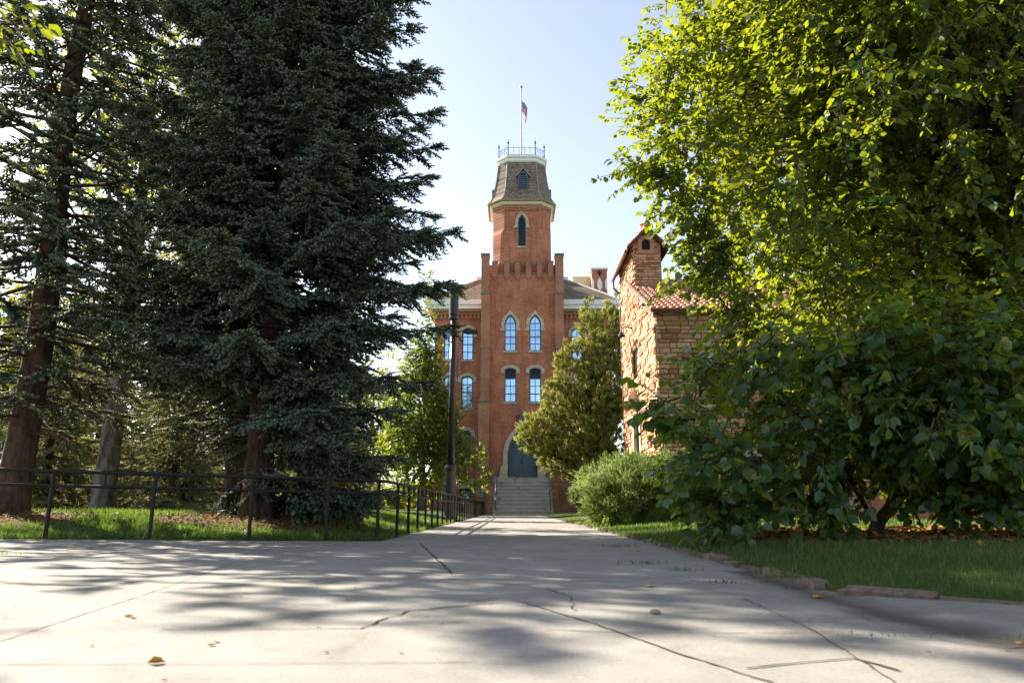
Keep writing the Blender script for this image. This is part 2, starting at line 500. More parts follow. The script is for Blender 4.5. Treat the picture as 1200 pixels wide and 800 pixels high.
# the straight walk up to the steps
i0, i1 = xs.index(-2.3), xs.index(2.15)
prev = [idx[i, len(ys) - 1] for i in range(i0, i1 + 1)]
for y in (20, 30, 40, 50, 56.5):
    cur = []
    for i in range(i0, i1 + 1):
        cur.append(len(mb.v)); mb.v.append((xs[i] * (1 if y < 50 else 1.2), y, 0))
    for k in range(len(cur) - 1):
        mb.f.append((prev[k], prev[k + 1], cur[k + 1], cur[k])); mb.m.append(0)
    prev = cur
paving = mb.build('pavement', M['concrete'], smooth=True)
tag(paving, 'pale worn concrete walk leading to the brick tower steps', 'pavement', kind='structure')

def ribbon(mb, pts, w, z=0.004, wob=0.02, n=14, gap=0.0):
    """a dark joint or crack through ground points, with an uneven width"""
    P = [Vector(p) for p in pts]
    out = []
    for a, b in zip(P[:-1], P[1:]):
        n = max(2, min(40, int((b - a).length / max(wob * 4.5, 0.05))))
        for k in range(n):
            out.append(a.lerp(b, k / n))
    out.append(P[-1])
    side = []
    for k, p in enumerate(out):
        t = out[min(k + 1, len(out) - 1)] - out[max(0, k - 1)]
        nrm = Vector((-t.y, t.x, 0)).normalized()
        q = p + nrm * random.uniform(-wob, wob)
        ww = w * random.uniform(0.45, 1.1) * 0.5
        zz = hz(q.x) + swale(q.x, q.y) + z
        side.append(((q + nrm * ww).x, (q + nrm * ww).y, zz, (q - nrm * ww).x, (q - nrm * ww).y, zz))
    V = []
    for s in side: V += [s[:3], s[3:]]
    mb.add(V, [(2 * k, 2 * k + 1, 2 * k + 3, 2 * k + 2) for k in range(len(side) - 1)])

def crack(pxs, w, wob):
    mb = MB()
    ribbon(mb, [gnd(*p) for p in pxs], w, 0.004, wob)
    mb.build('crack', M['crack'], paving)
def joint(pxs, w=0.012, wob=0.003):
    mb = MB()
    ribbon(mb, [gnd(*p) for p in pxs], w, 0.004, wob)
    mb.build('joint', M['crack'], paving)
joint([(492, 636), (531, 673)], 0.022, 0.01)
joint([(531, 674), (660, 676), (770, 677)], 0.014)
joint([(190, 738), (420, 737)], 0.008)
crack([(420, 737), (445, 728), (480, 716), (550, 709), (610, 705)], 0.014, 0.012)
joint([(610, 705), (700, 732), (800, 768), (905, 800)], 0.011, 0.006)
joint([(640, 738), (735, 741), (850, 742), (975, 741)], 0.008)
joint([(870, 700), (955, 740), (1050, 800)], 0.008, 0.006)
crack([(870, 782), (940, 775), (1000, 772), (1050, 786)], 0.018, 0.02)
crack([(60, 652), (120, 647), (180, 645)], 0.02, 0.03)
joint([(760, 683), (870, 684), (950, 684)], 0.012)
joint([(540, 655), (650, 656), (740, 657)], 0.012)
crack([(640, 690), (668, 700), (672, 716)], 0.008, 0.02)
joint([(560, 628), (640, 629), (705, 629)], 0.02)
joint([(575, 616), (630, 616), (690, 616)], 0.02)
joint([(1055, 745), (1150, 748), (1200, 749)], 0.010)
joint([(0, 684), (200, 682), (430, 680), (610, 678)], 0.008)
joint([(150, 640), (0, 668)], 0.012)
joint([(330, 640), (190, 690), (0, 752)], 0.006)
joint([(0, 779), (300, 778), (560, 776)], 0.005)
crack([(955, 715), (1010, 720), (1030, 731), (1100, 733)], 0.006, 0.015)

def smooth(t):
    t = max(0.0, min(1.0, t)); return t * t * (3 - 2 * t)
def lawn_l_edge(x):
    return 11.66 + 0.304 * (x + 1.95) if x > -9 else 9.52 + 0.1 * (x + 9)
def lawn_l_z(x, y):
    e = y - lawn_l_edge(x)
    return hz(x) + 0.012 + 0.26 * smooth(e / 3.2) * smooth((-2.05 - x) / 2.2)
def lawn_r_edge(x):
    return max(4.78 - 1.05 * (x - 2.06), 0.3)
def lawn_r_z(x, y):
    e = min(y - lawn_r_edge(x), x - 2.06)
    return 0.022 + 0.11 * smooth(e / 1.5) + 0.02 * math.sin(x * 1.3) * math.sin(y * 0.9) * smooth(e / 2)

def sheet(name, xs, edge, zf, ymax, mat, label):
    mb = MB()
    ts = [0, 0.004, 0.012, 0.025, 0.045, 0.07, 0.1, 0.15, 0.22, 0.32, 0.5, 0.75, 1]
    for x in xs:
        y0 = edge(x)
        for t in ts:
            y = y0 + (ymax - y0) * t
            mb.v.append((x, y, zf(x, y)))
    n = len(ts)
    for i in range(len(xs) - 1):
        for j in range(n - 1):
            mb.f.append((i * n + j, (i + 1) * n + j, (i + 1) * n + j + 1, i * n + j + 1)); mb.m.append(0)
    # skirt down to the ground all round
    for i in range(len(xs) - 1):
        a, b = mb.v[i * n], mb.v[(i + 1) * n]
        mb.add([a, (a[0], a[1], -0.1), (b[0], b[1], -0.1), b], [(0, 1, 2, 3)])
    for i in (0, len(xs) - 1):
        for j in range(n - 1):
            a, b = mb.v[i * n + j], mb.v[i * n + j + 1]
            mb.add([a, (a[0], a[1], -0.1), (b[0], b[1], -0.1), b], [(0, 1, 2, 3)])
    return tag(mb.build(name, mat, smooth=True), label, 'lawn', kind='structure')
sheet('lawn', [-70, -40, -25, -16, -12, -10, -9, -8, -7, -6, -5, -4.2, -3.5, -3, -2.6, -2.3, -2.06], lawn_l_edge, lawn_l_z, 80, M['lawn_soil_l'],
      'shaded lawn bank behind the black railing with brown needle beds')
sheet('lawn', [2.06, 2.25, 2.5, 2.8, 3.2, 3.7, 4.3, 5, 6, 7, 8.5, 10, 13, 17, 25, 40, 70], lawn_r_edge, lawn_r_z, 80, M['lawn_soil_r'],
      'lawn on the right of the walk under the linden')

# kerb of low rough stones along the right lawn
kb = MB()
def kerb_stone(a, b, w, h):
    d = (b - a); d.normalize(); nrm = Vector((d.y, -d.x, 0))
    V = []
    for z, ins in ((-0.06, 0), (h * 0.75, 0), (h, 0.02)):
        for p, e in ((a, 1), (b, -1)):
            for s in (-1, 1):
                q = p + d * e * (ins + 0.004) + nrm * s * (w / 2 - ins) + Vector((random.uniform(-.016, .016), random.uniform(-.014, .014), random.uniform(-.012, .012)))
                V.append((q.x, q.y, q.z + z))
    F = []
    for k in (0, 4):
        F += [(k, k + 1, k + 5, k + 4), (k + 1, k + 3, k + 7, k + 5), (k + 3, k + 2, k + 6, k + 7), (k + 2, k, k + 4, k + 6)]
    F += [(8, 9, 11, 10)]
    kb.add(V, F)
y = 30.0
while y > 5.0:
    L = random.uniform(0.16, 0.6)
    kerb_stone(Vector((2.05 + random.uniform(-.02, .02), y, 0)), Vector((2.05 + random.uniform(-.02, .02), y - L, 0)), random.uniform(.07, .12), random.uniform(0.012, 0.05))
    y -= L + random.uniform(0, 0.05)
a = Vector((2.06, 4.75, 0))
dirk = Vector((1, -1.05, 0)).normalized()
while a.x < 7:
    L = random.uniform(0.5, 0.9)
    kerb_stone(a.copy(), a + dirk * L, 0.10, random.uniform(0.012, 0.03))
    a += dirk * (L + 0.012)
tag(kb.build('kerb', M['kerb']), 'low kerb of rough brown stones edging the right lawn', 'kerb', kind='structure')

# ------------------------------------------------------------------ bulk foliage helpers
def unit(v):
    return v / np.maximum(np.linalg.norm(v, axis=-1, keepdims=True), 1e-9)

def bake(pv, pf, pos, xaxis, zhint, scl):
    """copies of one little prototype (x along, z normal) -> vertices, faces"""
    X = unit(np.asarray(xaxis, float))
    Z = np.asarray(zhint, float)
    Z = Z - (Z * X).sum(1, keepdims=True) * X
    bad = np.linalg.norm(Z, axis=1) < 1e-3
    Z[bad] = np.cross(X[bad], [0.3, 0.9, 0.1])
    Z = unit(Z)
    Y = np.cross(Z, X)
    s = np.asarray(scl, float)
    if s.ndim == 1: s = np.repeat(s[:, None], 3, 1)
    V = (pos[:, None, :] + pv[None, :, 0:1] * s[:, None, 0:1] * X[:, None, :] + pv[None, :, 1:2] * s[:, None, 1:2] * Y[:, None, :]
         + pv[None, :, 2:3] * s[:, None, 2:3] * Z[:, None, :])
    n = len(pos)
    F = pf[None, :, :] + (np.arange(n) * len(pv))[:, None, None]
    return V.reshape(-1, 3), F.reshape(-1, pf.shape[1])

def merge(parts):
    Vs, Fs, off = [], [], 0
    for V, F in parts:
        Vs.append(V); Fs.append(F + off); off += len(V)
    return np.concatenate(Vs), np.concatenate(Fs)

HEART = (np.array([(0.02, 0, 0), (-0.05, 0.26, 0.03), (0.22, 0.47, 0.05), (0.55, 0.40, 0.02), (0.82, 0.17, -0.05), (1.0, 0, -0.12),
                   (0.82, -0.17, -0.05), (0.55, -0.40, 0.02), (0.22, -0.47, 0.05), (-0.05, -0.26, 0.03), (0.48, 0, -0.05)], float),
         np.array([(10, 0, 9), (10, 1, 0), (10, 2, 1), (10, 3, 2), (10, 4, 3), (10, 5, 4), (10, 6, 5), (10, 7, 6), (10, 8, 7), (10, 9, 8)])[:, ::-1])
LEAF6 = (np.array([(0, 0, 0), (0.3, 0.38, 0.05), (0.68, 0.30, 0.0), (1, 0, -0.1), (0.68, -0.30, 0.0), (0.3, -0.38, 0.05), (0.45, 0, -0.05)], float),
         np.array([(6, 0, 1), (6, 1, 2), (6, 2, 3), (6, 3, 4), (6, 4, 5), (6, 5, 0)]))
STRIP = (np.array([(0, -0.1, 0), (0, 0.1, 0), (0.5, -0.15, -0.1), (0.5, 0.15, -0.1), (1, -0.04, -0.32), (1, 0.04, -0.32)], float),
         np.array([(0, 2, 3), (0, 3, 1), (2, 4, 5), (2, 5, 3)]))
BLADE = (np.array([(0, -0.5, 0), (0, 0.5, 0), (0.55, -0.32, 0.06), (0.55, 0.32, 0.06), (1, 0, 0.25)], float),
         np.array([(0, 2, 3), (0, 3, 1), (2, 4, 3)]))

def shoot(rng, p, d, L, rad, nn, needle, wid):
    """one bushy conifer shoot: a thin spindle with needles round it"""
    d = unit(np.asarray(d, float))
    a = unit(np.cross(d, [0.21, 0.13, 0.97])); b = np.cross(d, a)
    V, F = [], []
    k0 = 0
    V.append(p)
    for k in range(4):
        V.append(p + d * L * 0.4 + (a * math.cos(k * PI / 2) + b * math.sin(k * PI / 2)) * rad)
    V.append(p + d * L)
    for k in range(4):
        j = (k + 1) % 4
        F += [(0, 1 + k, 1 + j), (5, 1 + j, 1 + k)]
    for k in range(nn):
        t = rng.uniform(0.05, 1.0); ang = k * 2.4 + rng.uniform(-.3, .3)
        r = a * math.cos(ang) + b * math.sin(ang)
        q = p + d * L * t
        tip = q + (r * 0.85 + d * 0.6) * needle * rng.uniform(0.8, 1.2) * (1 - 0.3 * t)
        s = np.cross(r, d) * wid
        n0 = len(V)
        V += [q - s, q + s, tip]
        F.append((n0, n0 + 1, n0 + 2))
    return np.array(V), np.array(F)

def spray_proto(rng, nn=8, rad=0.034, needle=0.062, wid=0.015, step=0.075, droop=0.0):
    """flat conifer branchlet of length 1 along +x, twigs to both sides; also flags the tips coloured paler, as new growth and as if lit"""
    parts, new = [], []
    def put(p, d, L, n, tip):
        V, F = shoot(rng, p, d, L, rad, n, needle, wid); parts.append((V, F)); new.append(np.full(len(F), 1 if tip else 0, dtype=np.int32))
    pos = lambda t: np.array([t, 0.03 * math.sin(5 * t), -droop * t * t])
    t, s = 0.05, 1
    while t < 0.95:
        L = (0.40 - 0.26 * t) * rng.uniform(0.75, 1.15)
        ang = rng.uniform(0.65, 1.05)
        d = np.array([math.cos(ang), s * math.sin(ang), rng.uniform(-0.25, 0.25)])
        put(pos(t), d, L * 0.62, nn, False)
        put(pos(t) + d * L * 0.55, d + np.array([0.25, 0, 0.1]), L * 0.5, nn, True)
        if t < 0.7:
            for q in (0.3, 0.55):
                if rng.random() < 0.75:
                    put(pos(t) + d * L * q, [1, -s * 0.25 + rng.uniform(-.2, .2), rng.uniform(-0.2, 0.25)], L * 0.42, nn - 1, rng.random() < 0.6)
        s = -s
        t += step * rng.uniform(0.8, 1.2)
    for u in (0.0, 0.25, 0.5, 0.75):
        put(pos(u), pos(min(1, u + 0.3)) - pos(u), 0.28, nn, u > 0.6)
    V, F = merge(parts)
    return V, F, np.concatenate(new)

def add_tubes(mb, paths, seg=5):
    for pts, radii in paths: mb.tube(pts, radii, seg, cap=False)

# ------------------------------------------------------------------ spruces
def spruce(name, label, loc, H, R0, z0, seed, mat, bark, rtrunk, dens=1.0, top_detail=12.5, group=None, lean=(0, 0), bare=0, prof=0.8, skirt=None, lift=0.0, gap=0.29):
    rng = np.random.default_rng(seed)
    root = thing(name, label, 'tree', loc, group)
    protos = [spray_proto(rng, droop=d) for d in (0.05, 0.18, 0.3)]
    tb = MB()
    P, X, Z, S, K = [], [], [], [], []
    def axis(z): return np.array([lean[0] * z / H + 0.05 * math.sin(z * 0.7 + seed), lean[1] * z / H + 0.05 * math.cos(z * 0.6 + seed), z])
    tr = [axis(z) for z in np.linspace(-0.15, H, 26)]
    rad = [rtrunk * ((1 - z / H) ** 0.85 + 0.02) * (1 + 0.45 * math.exp(-max(z, 0) / 0.35)) for z in np.linspace(-0.15, H, 26)]
    tb.tube(tr, rad, 12)
    for k in range(bare):                      # dead lower branches
        z = rng.uniform(1.4, max(z0 + 1.5, 3)); az = rng.uniform(0, 2 * PI); L = rng.uniform(0.5, 1.7)
        h = np.array([math.cos(az), math.sin(az), 0]); o = axis(z)
        pts = [o + h * L * s + np.array([0, 0, -0.25 * L * s * s + 0.1 * L * s]) for s in (0, 0.35, 0.7, 1)]
        tb.tube(pts, [0.028, 0.02, 0.013, 0.005], 4, cap=False)
        for q in range(4):
            s = rng.uniform(0.4, 0.9); b = o + h * L * s + np.array([0, 0, -0.25 * L * s * s + 0.1 * L * s])
            e = b + np.array([rng.uniform(-.4, .4), rng.uniform(-.4, .4), rng.uniform(-.35, .05)])
            tb.tube([b, (b + e) / 2 + np.array([0, 0, -0.03]), e], [0.01, 0.007, 0.003], 3, cap=False)
    z = z0
    while z < H - 0.4:
        low = z < top_detail
        n = rng.integers(5, 7) if low else 4
        a0 = rng.uniform(0, 2 * PI)
        for k in range(n):
            az = a0 + 2 * PI * k / n + rng.uniform(-.3, .3)
            r = R0 * max(0.02, 1 - z / H) ** prof * rng.choice([rng.uniform(0.6, 0.85), rng.uniform(0.85, 1.15)], p=[.3, .7])
            if skirt: r *= skirt(z, az)
            if r < 0.25: continue
            zz = z + rng.uniform(-.12, .12)
            h = np.array([math.cos(az), math.sin(az), 0.0]); side = np.array([-h[1], h[0], 0.0])
            fr = z / H
            a1, a2 = (-0.36 + 0.75 * fr + lift + rng.uniform(-.06, .06)), (0.16 - 0.1 * fr)
            o = axis(zz)
            def bp(s): return o + h * r * s + np.array([0, 0, r * (a1 * s + a2 * s * s)]) + side * 0.08 * r * math.sin(2.2 * s + k)
            tb.tube([bp(s) for s in (0, 0.25, 0.5, 0.75, 1)], [0.012 + 0.011 * r, 0.01 + 0.009 * r, 0.008 + 0.006 * r, 0.008, 0.004], 4, cap=False)
            st = (0.125 if low else 0.34) / dens
            s_abs = 0.30 * r * rng.uniform(0.6, 1.2)
            sg = 1
            while s_abs < r:
                s = s_abs / r
                t = unit(bp(min(1, s + 0.02)) - bp(s - 0.02))
                L = (0.42 + 0.62 * (1 - s) * min(1, r / 2.5)) * rng.uniform(0.8, 1.2) * (1 if low else 1.5)
                ang = rng.uniform(0.7, 1.15)
                d = t * math.cos(ang) + side * sg * math.sin(ang) + np.array([0, 0, rng.uniform(-0.5, -0.05)])
                P.append(bp(s)); X.append(d); Z.append(np.array([0, 0, 1.0]) + rng.normal(0, 0.18, 3)); S.append(L); K.append(rng.integers(0, 3))
                if rng.random() < 0.35:        # hanging sprays below the branch
                    P.append(bp(s)); X.append(t * 0.5 + side * rng.uniform(-.6, .6) + np.array([0, 0, -0.9])); Z.append(side + rng.normal(0, .4, 3)); S.append(L * 0.7); K.append(2)
                if rng.random() < 0.3:         # short sprays on top
                    P.append(bp(s)); X.append(t + side * rng.uniform(-.5, .5) + np.array([0, 0, 0.35])); Z.append(np.array([0, 0, 1.0])); S.append(L * 0.55); K.append(0)
                sg = -sg
                s_abs += st * rng.uniform(0.8, 1.2)
            t = unit(bp(1) - bp(0.93))
            for q in (-0.35, 0, 0.35):
                P.append(bp(0.94)); X.append(t + side * q); Z.append(np.array([0, 0, 1.0])); S.append(0.42 * rng.uniform(.85, 1.2)); K.append(0)
        z += (gap if low else 0.5) * rng.uniform(0.75, 1.25)
    P, X, Z, S, K = map(np.array, (P, X, Z, S, K))
    parts = [bake(protos[k][0], protos[k][1], P[K == k], X[K == k], Z[K == k], S[K == k]) for k in range(3)]
    mi = np.concatenate([np.tile(protos[k][2], int((K == k).sum())) for k in range(3)])
    V, F = merge(parts)
    tb.build('trunk', bark, root, smooth=True)
    np_mesh('crown', V, F, list(mat), root, mi)
    return root

def skirt_a(z, az):          # a full skirt to the ground on the walk side, open on the left where the trunks show
    open_ = smooth((math.cos(az - 4.05) - 0.1) / 0.6)
    low = 1 - smooth((z - 2.3) / 1.2)
    return (1 - 0.92 * open_ * low) * min(1.0, (2.15 + 0.42 * z) / 3.95)
spruce('blue_spruce', 'tall blue spruce with dense skirt to the ground beside the lamp post', (*SPRUCE_A, 0.2), 19.5, 4.0, 0.5, 3, M['spruce'], M['bark_spruce'], 0.27,
       1.2, 12.5, 'blue spruces behind the railing', bare=26, prof=0.62, skirt=skirt_a, gap=0.31)
def skirt_b(z, az):
    return 0.45 + 0.55 * smooth((z - 2.2) / 2.0)
sb_ = spruce('blue_spruce', 'blue spruce with bare leaning lower trunk nearest the left edge', (*SPRUCE_B, 0.2), 20, 3.5, 2.3, 5, M['spruce'], M['bark_spruce'], 0.26,
       0.38, 12.5, 'blue spruces behind the railing', bare=34, prof=0.55, skirt=skirt_b, gap=0.44)
c = copy_tree(sb_)
c.location = (*SPRUCE_C, 0.25); c.rotation_euler = (math.radians(1.0), math.radians(2.0), 2.4); c.scale = (0.88, 0.88, 0.92)
c['label'] = 'blue spruce with thinner trunk standing right behind the dense blue spruce'

# ------------------------------------------------------------------ broadleaf trees
def sphere_dirs(rng, n):
    return unit(rng.normal(0, 1, (n, 3)))

def lumps(d, seed):
    r = np.random.default_rng(seed)
    out = np.zeros(len(d))
    for k in range(7):
        w = r.normal(0, 1, 3) * (2.0 + 0.6 * k); out += np.sin(d @ w + r.uniform(0, 6.28)) * 0.075
    return out

def broadleaf(name, label, cat, loc, seed, trunk, center, radii, n_cl, leaf, leaf_mat, bark, rtrunk, n_limb=11, per=16, shell=0.45, limb_z=(0.3, 0.9), bracts=0,
              proto=HEART, twig=0.7, zmin=None, extra=None, group=None, droop=0.3, lump=1.0, keep=None, arch=0.25, boughs=None):
    """trunk: list of points; the crown fills a lumpy ellipsoid, thin twigs tie every leaf cluster back to a limb"""
    rng = np.random.default_rng(seed)
    root = thing(name, label, cat, loc, group)
    C, Rr = np.array(center, float), np.array(radii, float)
    tb = MB()
    T = np.array(trunk, float)
    if rtrunk:
        n = len(T)
        tb.tube(T, [rtrunk * (1 - 0.75 * (i / (n - 1)) ** 1.1) * (1.35 if i == 0 else 1) for i in range(n)], 10)
    def tp(u):
        i = min(int(u * (len(T) - 1)), len(T) - 2); f = u * (len(T) - 1) - i
        return T[i] * (1 - f) + T[i + 1] * f
    nodes, nrad, more = [], [], []
    for k in range(n_limb):
        u = limb_z[0] + (limb_z[1] - limb_z[0]) * (k + rng.uniform(0, .6)) / n_limb
        az = k * 2.4 + rng.uniform(-.4, .4)
        el = rng.uniform(-0.15, 0.75) + 0.5 * (k / n_limb)
        d = np.array([math.cos(az) * math.cos(el), math.sin(az) * math.cos(el), math.sin(el)])
        e = C + d * Rr * rng.uniform(0.6, 0.82)
        if zmin is not None and e[2] < zmin: e[2] = zmin + rng.uniform(0, .4)
        s = tp(u)
        m1 = s * 0.65 + e * 0.35 + np.array([0, 0, arch * np.linalg.norm(e - s) * 0.5]); m2 = s * 0.3 + e * 0.7 + np.array([0, 0, arch * np.linalg.norm(e - s) * 0.55])
        pts = [s, m1, m2, e]
        c = [((1 - t) ** 3) * s + 3 * t * (1 - t) ** 2 * m1 + 3 * t * t * (1 - t) * m2 + t ** 3 * e for t in np.linspace(0, 1, 9)]
        r0 = max(0.03, rtrunk * 0.42 * (1 - 0.4 * u)) if rtrunk else 0.035
        rr = [r0 * (1 - 0.8 * i / 8) for i in range(9)]
        tb.tube(c, rr, 6, cap=False)
        nodes += c[2:]; nrad += rr[2:]
        for q in range(5):                     # side limbs
            t = rng.integers(3, 8); b = c[t]
            dd = unit((b - C) / Rr ** 2 + rng.normal(0, 0.12, 3) * 2 / Rr.mean())
            e2 = b + (unit(rng.normal(0, 1, 3)) * 0.6 + dd * 0.7) * Rr * rng.uniform(0.22, 0.42)
            if zmin is not None: e2[2] = max(e2[2], zmin)
            mid = (b + e2) / 2 + np.array([0, 0, 0.12 * np.linalg.norm(e2 - b)])
            seg = [b, b * .5 + mid * .5, mid, mid * .5 + e2 * .5, e2]
            tb.tube(seg, [rr[t] * f for f in (0.7, .55, .45, .3, .2)], 5, cap=False)
            nodes += seg[1:]; nrad += [rr[t] * .4] * 4
    for (ex, ey, ez, k, sp) in sorted(boughs or [], key=lambda e: min(((np.array(nodes) - np.array(e[:3])) ** 2).sum(1))):
        b_ = np.array(nodes); q = np.array([ex, ey, ez]); i = np.argmin(((b_ - q) ** 2).sum(1)); b = b_[i]
        dist = np.linalg.norm(q - b)
        seg = [b * (1 - t) + q * t + np.array([0, 0, 0.10 * dist * math.sin(PI * t)]) for t in np.linspace(0, 1, 6)]
        r0 = 0.008 + 0.005 * dist
        tb.tube(seg, [r0 * (1 - .75 * t) for t in np.linspace(0, 1, 6)], 5, cap=False)
        nodes += seg[2:]; nrad += [r0 * .5] * 4
        out_ = unit(q - b)
        for j in range(int(k * 0.7 * min(2, dist))):
            t = rng.uniform(0.15, 0.9); more.append(b * (1 - t) + q * t + np.array([0, 0, .05 * dist]) + rng.normal(0, 1, 3) * sp * 0.7)
        for j in range(k):
            t = rng.uniform(-0.9, 0.6)
            more.append(q + out_ * t * sp * 1.6 + rng.normal(0, 1, 3) * np.array([sp * .75, sp * .75, sp * .5]))
    nodes = np.array(nodes); nrad = np.array(nrad)
    d = sphere_dirs(rng, n_cl * 2)
    rad = 1 + lumps(d, seed) * lump
    u = shell + (1 - shell) * rng.random(len(d)) ** 0.7
    p = C + d * Rr * (rad * u)[:, None]
    if zmin is not None: p = p[p[:, 2] > zmin]
    if keep is not None: p = p[keep(p)]
    p = p[:n_cl]
    if extra is not None: p = np.concatenate([p, np.array(extra, float)])
    if more: p = np.concatenate([p, np.array(more)])
    LP, LX, LZ, LS = [], [], [], []
    BP, BX, BZ, BS = [], [], [], []
    d0 = np.array([((nodes - q) ** 2).sum(1).min() for q in p])
    p = p[np.argsort(d0)]
    nn_ = len(nodes)
    nodes = np.concatenate([nodes, np.zeros((len(p), 3))]); nrad = np.concatenate([nrad, np.full(len(p), 0.011)])
    for q in p:
        i = np.argmin(((nodes[:nn_] - q) ** 2).sum(1)); b = nodes[i]
        nodes[nn_] = q; nn_ += 1
        dist = np.linalg.norm(q - b)
        out = unit((q - b) / max(dist, .01) * 0.8 + (q - C) / np.linalg.norm(Rr) * 0.8 + rng.normal(0, 0.25, 3) + np.array([0, 0, -0.15]))
        L = twig * rng.uniform(0.7, 1.25)
        e = q + out * L * 0.5
        s0 = q - out * L * 0.5
        mid = (b + s0) / 2 + np.array([0, 0, 0.08 * dist])
        tb.tube([b, mid, s0, q, e], [min(nrad[i], 0.012 + 0.006 * dist), 0.009 + 0.003 * dist, 0.008, 0.006, 0.003], 3, cap=False)
        side = unit(np.cross(out, [0.05, 0.02, 1.0]))
        for k in range(per):
            t = (k + rng.random()) / per
            w = s0 * (1 - t) + e * t
            sg = 1 if k % 2 else -1
            x = out * 0.45 + side * sg * rng.uniform(0.5, 1.0) + np.array([0, 0, -droop]) + rng.normal(0, 0.22, 3)
            nr = np.array([0, 0, 1.0]) + rng.normal(0, 0.42, 3) + out * 0.25
            LP.append(w + unit(x) * leaf * 0.4); LX.append(x); LZ.append(nr); LS.append(leaf * rng.choice([rng.uniform(0.4, 0.8), rng.uniform(0.8, 1.3)]))
            if bracts and rng.random() < bracts:
                BP.append(w); BX.append(np.array([rng.normal(0, .4), rng.normal(0, .4), -1.0]) + out * .3); BZ.append(rng.normal(0, 1, 3)); BS.append(leaf * rng.uniform(0.7, 1.1))
    parts = [bake(*proto, np.array(LP), np.array(LX), np.array(LZ), np.array(LS))]
    nl = len(parts[0][1])
    mats = [leaf_mat]
    if BP:
        parts.append(bake(*STRIP, np.array(BP), np.array(BX), np.array(BZ), np.array(BS))); mats.append(M['bract'])
    V, F = merge(parts)
    mi = np.zeros(len(F), dtype=np.int32); mi[nl:] = 1 if BP else 0
    tb.build('trunk', bark, root, smooth=True)
    np_mesh('crown', V, F, mats, root, mi)
    return root

# the great linden on the right
rngx = np.random.default_rng(4)
def lin_keep(p):
    # crown underside rises towards the walk: seen from outside the crown tapers in below
    rad = np.hypot(p[:, 0], p[:, 1])
    fork = (np.abs(p[:, 0] + 0.25) < 0.8) & (p[:, 2] > 6.3) & (p[:, 2] < 9.3) & (p[:, 1] < 0.6) & (p[:, 1] > -6)
    return ~fork & (p[:, 2] > 2.5 + 0.08 * rad) & (rad < 3.9 + (p[:, 2] - 2.5) * 0.55 + 0.5 * np.sin(p[:, 1] * 1.7))
tw = []                                       # boughs reaching out over the walk on the left
for (px, py, Y, n, sp) in ((760, 112, 12.6, 14, .4), (785, 80, 12.8, 9, .4), (757, 195, 12.2, 16, .38), (790, 220, 12.4, 14, .4), (775, 160, 12.6, 8, .4), (815, 262, 12.2, 18, .4), (838, 330, 11.8, 22, .4), (815, 40, 13, 12, .45),
                          (845, 365, 11.6, 14, .4), (870, 395, 11.4, 16, .45)):
    c = at(px, py, Y) - Vector((*LINDEN, 0.12))
    tw.append((c.x, c.y, c.z, n, sp))
broadleaf('linden', 'huge linden with backlit yellow green crown filling the upper right', 'tree', (*LINDEN, 0.12), 21,
          [(0, 0, -0.2), (0.03, 0, 1.5), (-0.05, 0.02, 4), (0.0, -0.05, 6.5), (-0.12, 0, 8.6), (0.05, 0.05, 11), (0.2, 0.1, 14)],
          (0.0, 0.0, 9.3), (5.9, 5.9, 7.3), 12000, 0.112, M['linden_leaf'], M['bark_dark'], 0.42, 18, 20, 0.25, (0.22, 0.9), 0.10, HEART, 0.85, 2.7, boughs=tw, keep=lin_keep, lump=1.0)

# low spreading linden bush in front of it
bx = []
for (px, py, Y, n, sp) in ((765, 470, 8.6, 5, .12), (790, 495, 8.6, 9, .18), (1110, 370, 8.9, 14, .3), (1150, 400, 8.6, 12, .3), (1020, 385, 8.8, 7, .22), (905, 405, 9.0, 9, .25),
                          (845, 430, 9.0, 8, .22), (980, 420, 8.8, 12, .3), (1185, 430, 8.2, 16, .35), (805, 545, 9.2, 16, .3), (815, 590, 9.4, 16, .24), (850, 600, 9.3, 14, .22), (900, 590, 9.2, 14, .22), (950, 580, 9.2, 10, .22), (870, 540, 9.0, 16, .3), (940, 500, 8.8, 16, .3), (1150, 530, 8.8, 16, .3), (1185, 585, 8.8, 14, .25), (1130, 585, 9.0, 10, .2), (975, 600, 9.4, 8, .16), (1090, 560, 9.2, 12, .22), (1070, 590, 9.6, 6, .14), (960, 612, 9.3, 6, .14), (1110, 600, 9.2, 8, .16), (1190, 500, 8.6, 14, .3), (1060, 400, 8.6, 12, .3)):
    c = at(px, py, Y) - Vector((*BUSH, 0.12))
    bx.append((c.x, c.y, c.z, n, sp))
def bush_keep(p):
    # a gap low in the middle, where the stems and the sunny lawn behind show
    low = (p[:, 2] < 0.75) & (p[:, 0] > -0.2) & (p[:, 0] < 1.0)
    return ~low
broadleaf('linden_bush', 'dark spreading bush of broad heart leaves on bent stems before the linden', 'bush', (*BUSH, 0.12), 33,
          [(0, 0, -0.15), (0.16, -0.02, 0.22), (0.45, -0.08, 0.55), (0.75, -0.15, 1.0), (0.9, -0.2, 1.7), (0.95, -0.2, 2.4)],
          (0.95, -0.1, 1.6), (2.6, 1.7, 1.4), 1500, 0.128, M['bush_leaf'], M['bark_dark'], 0.095, 13, 12, 0.3, (0.08, 0.85), 0.10, HEART, 0.5, 0.42, boughs=bx, keep=bush_keep, lump=1.35, droop=0.45, arch=0.15)

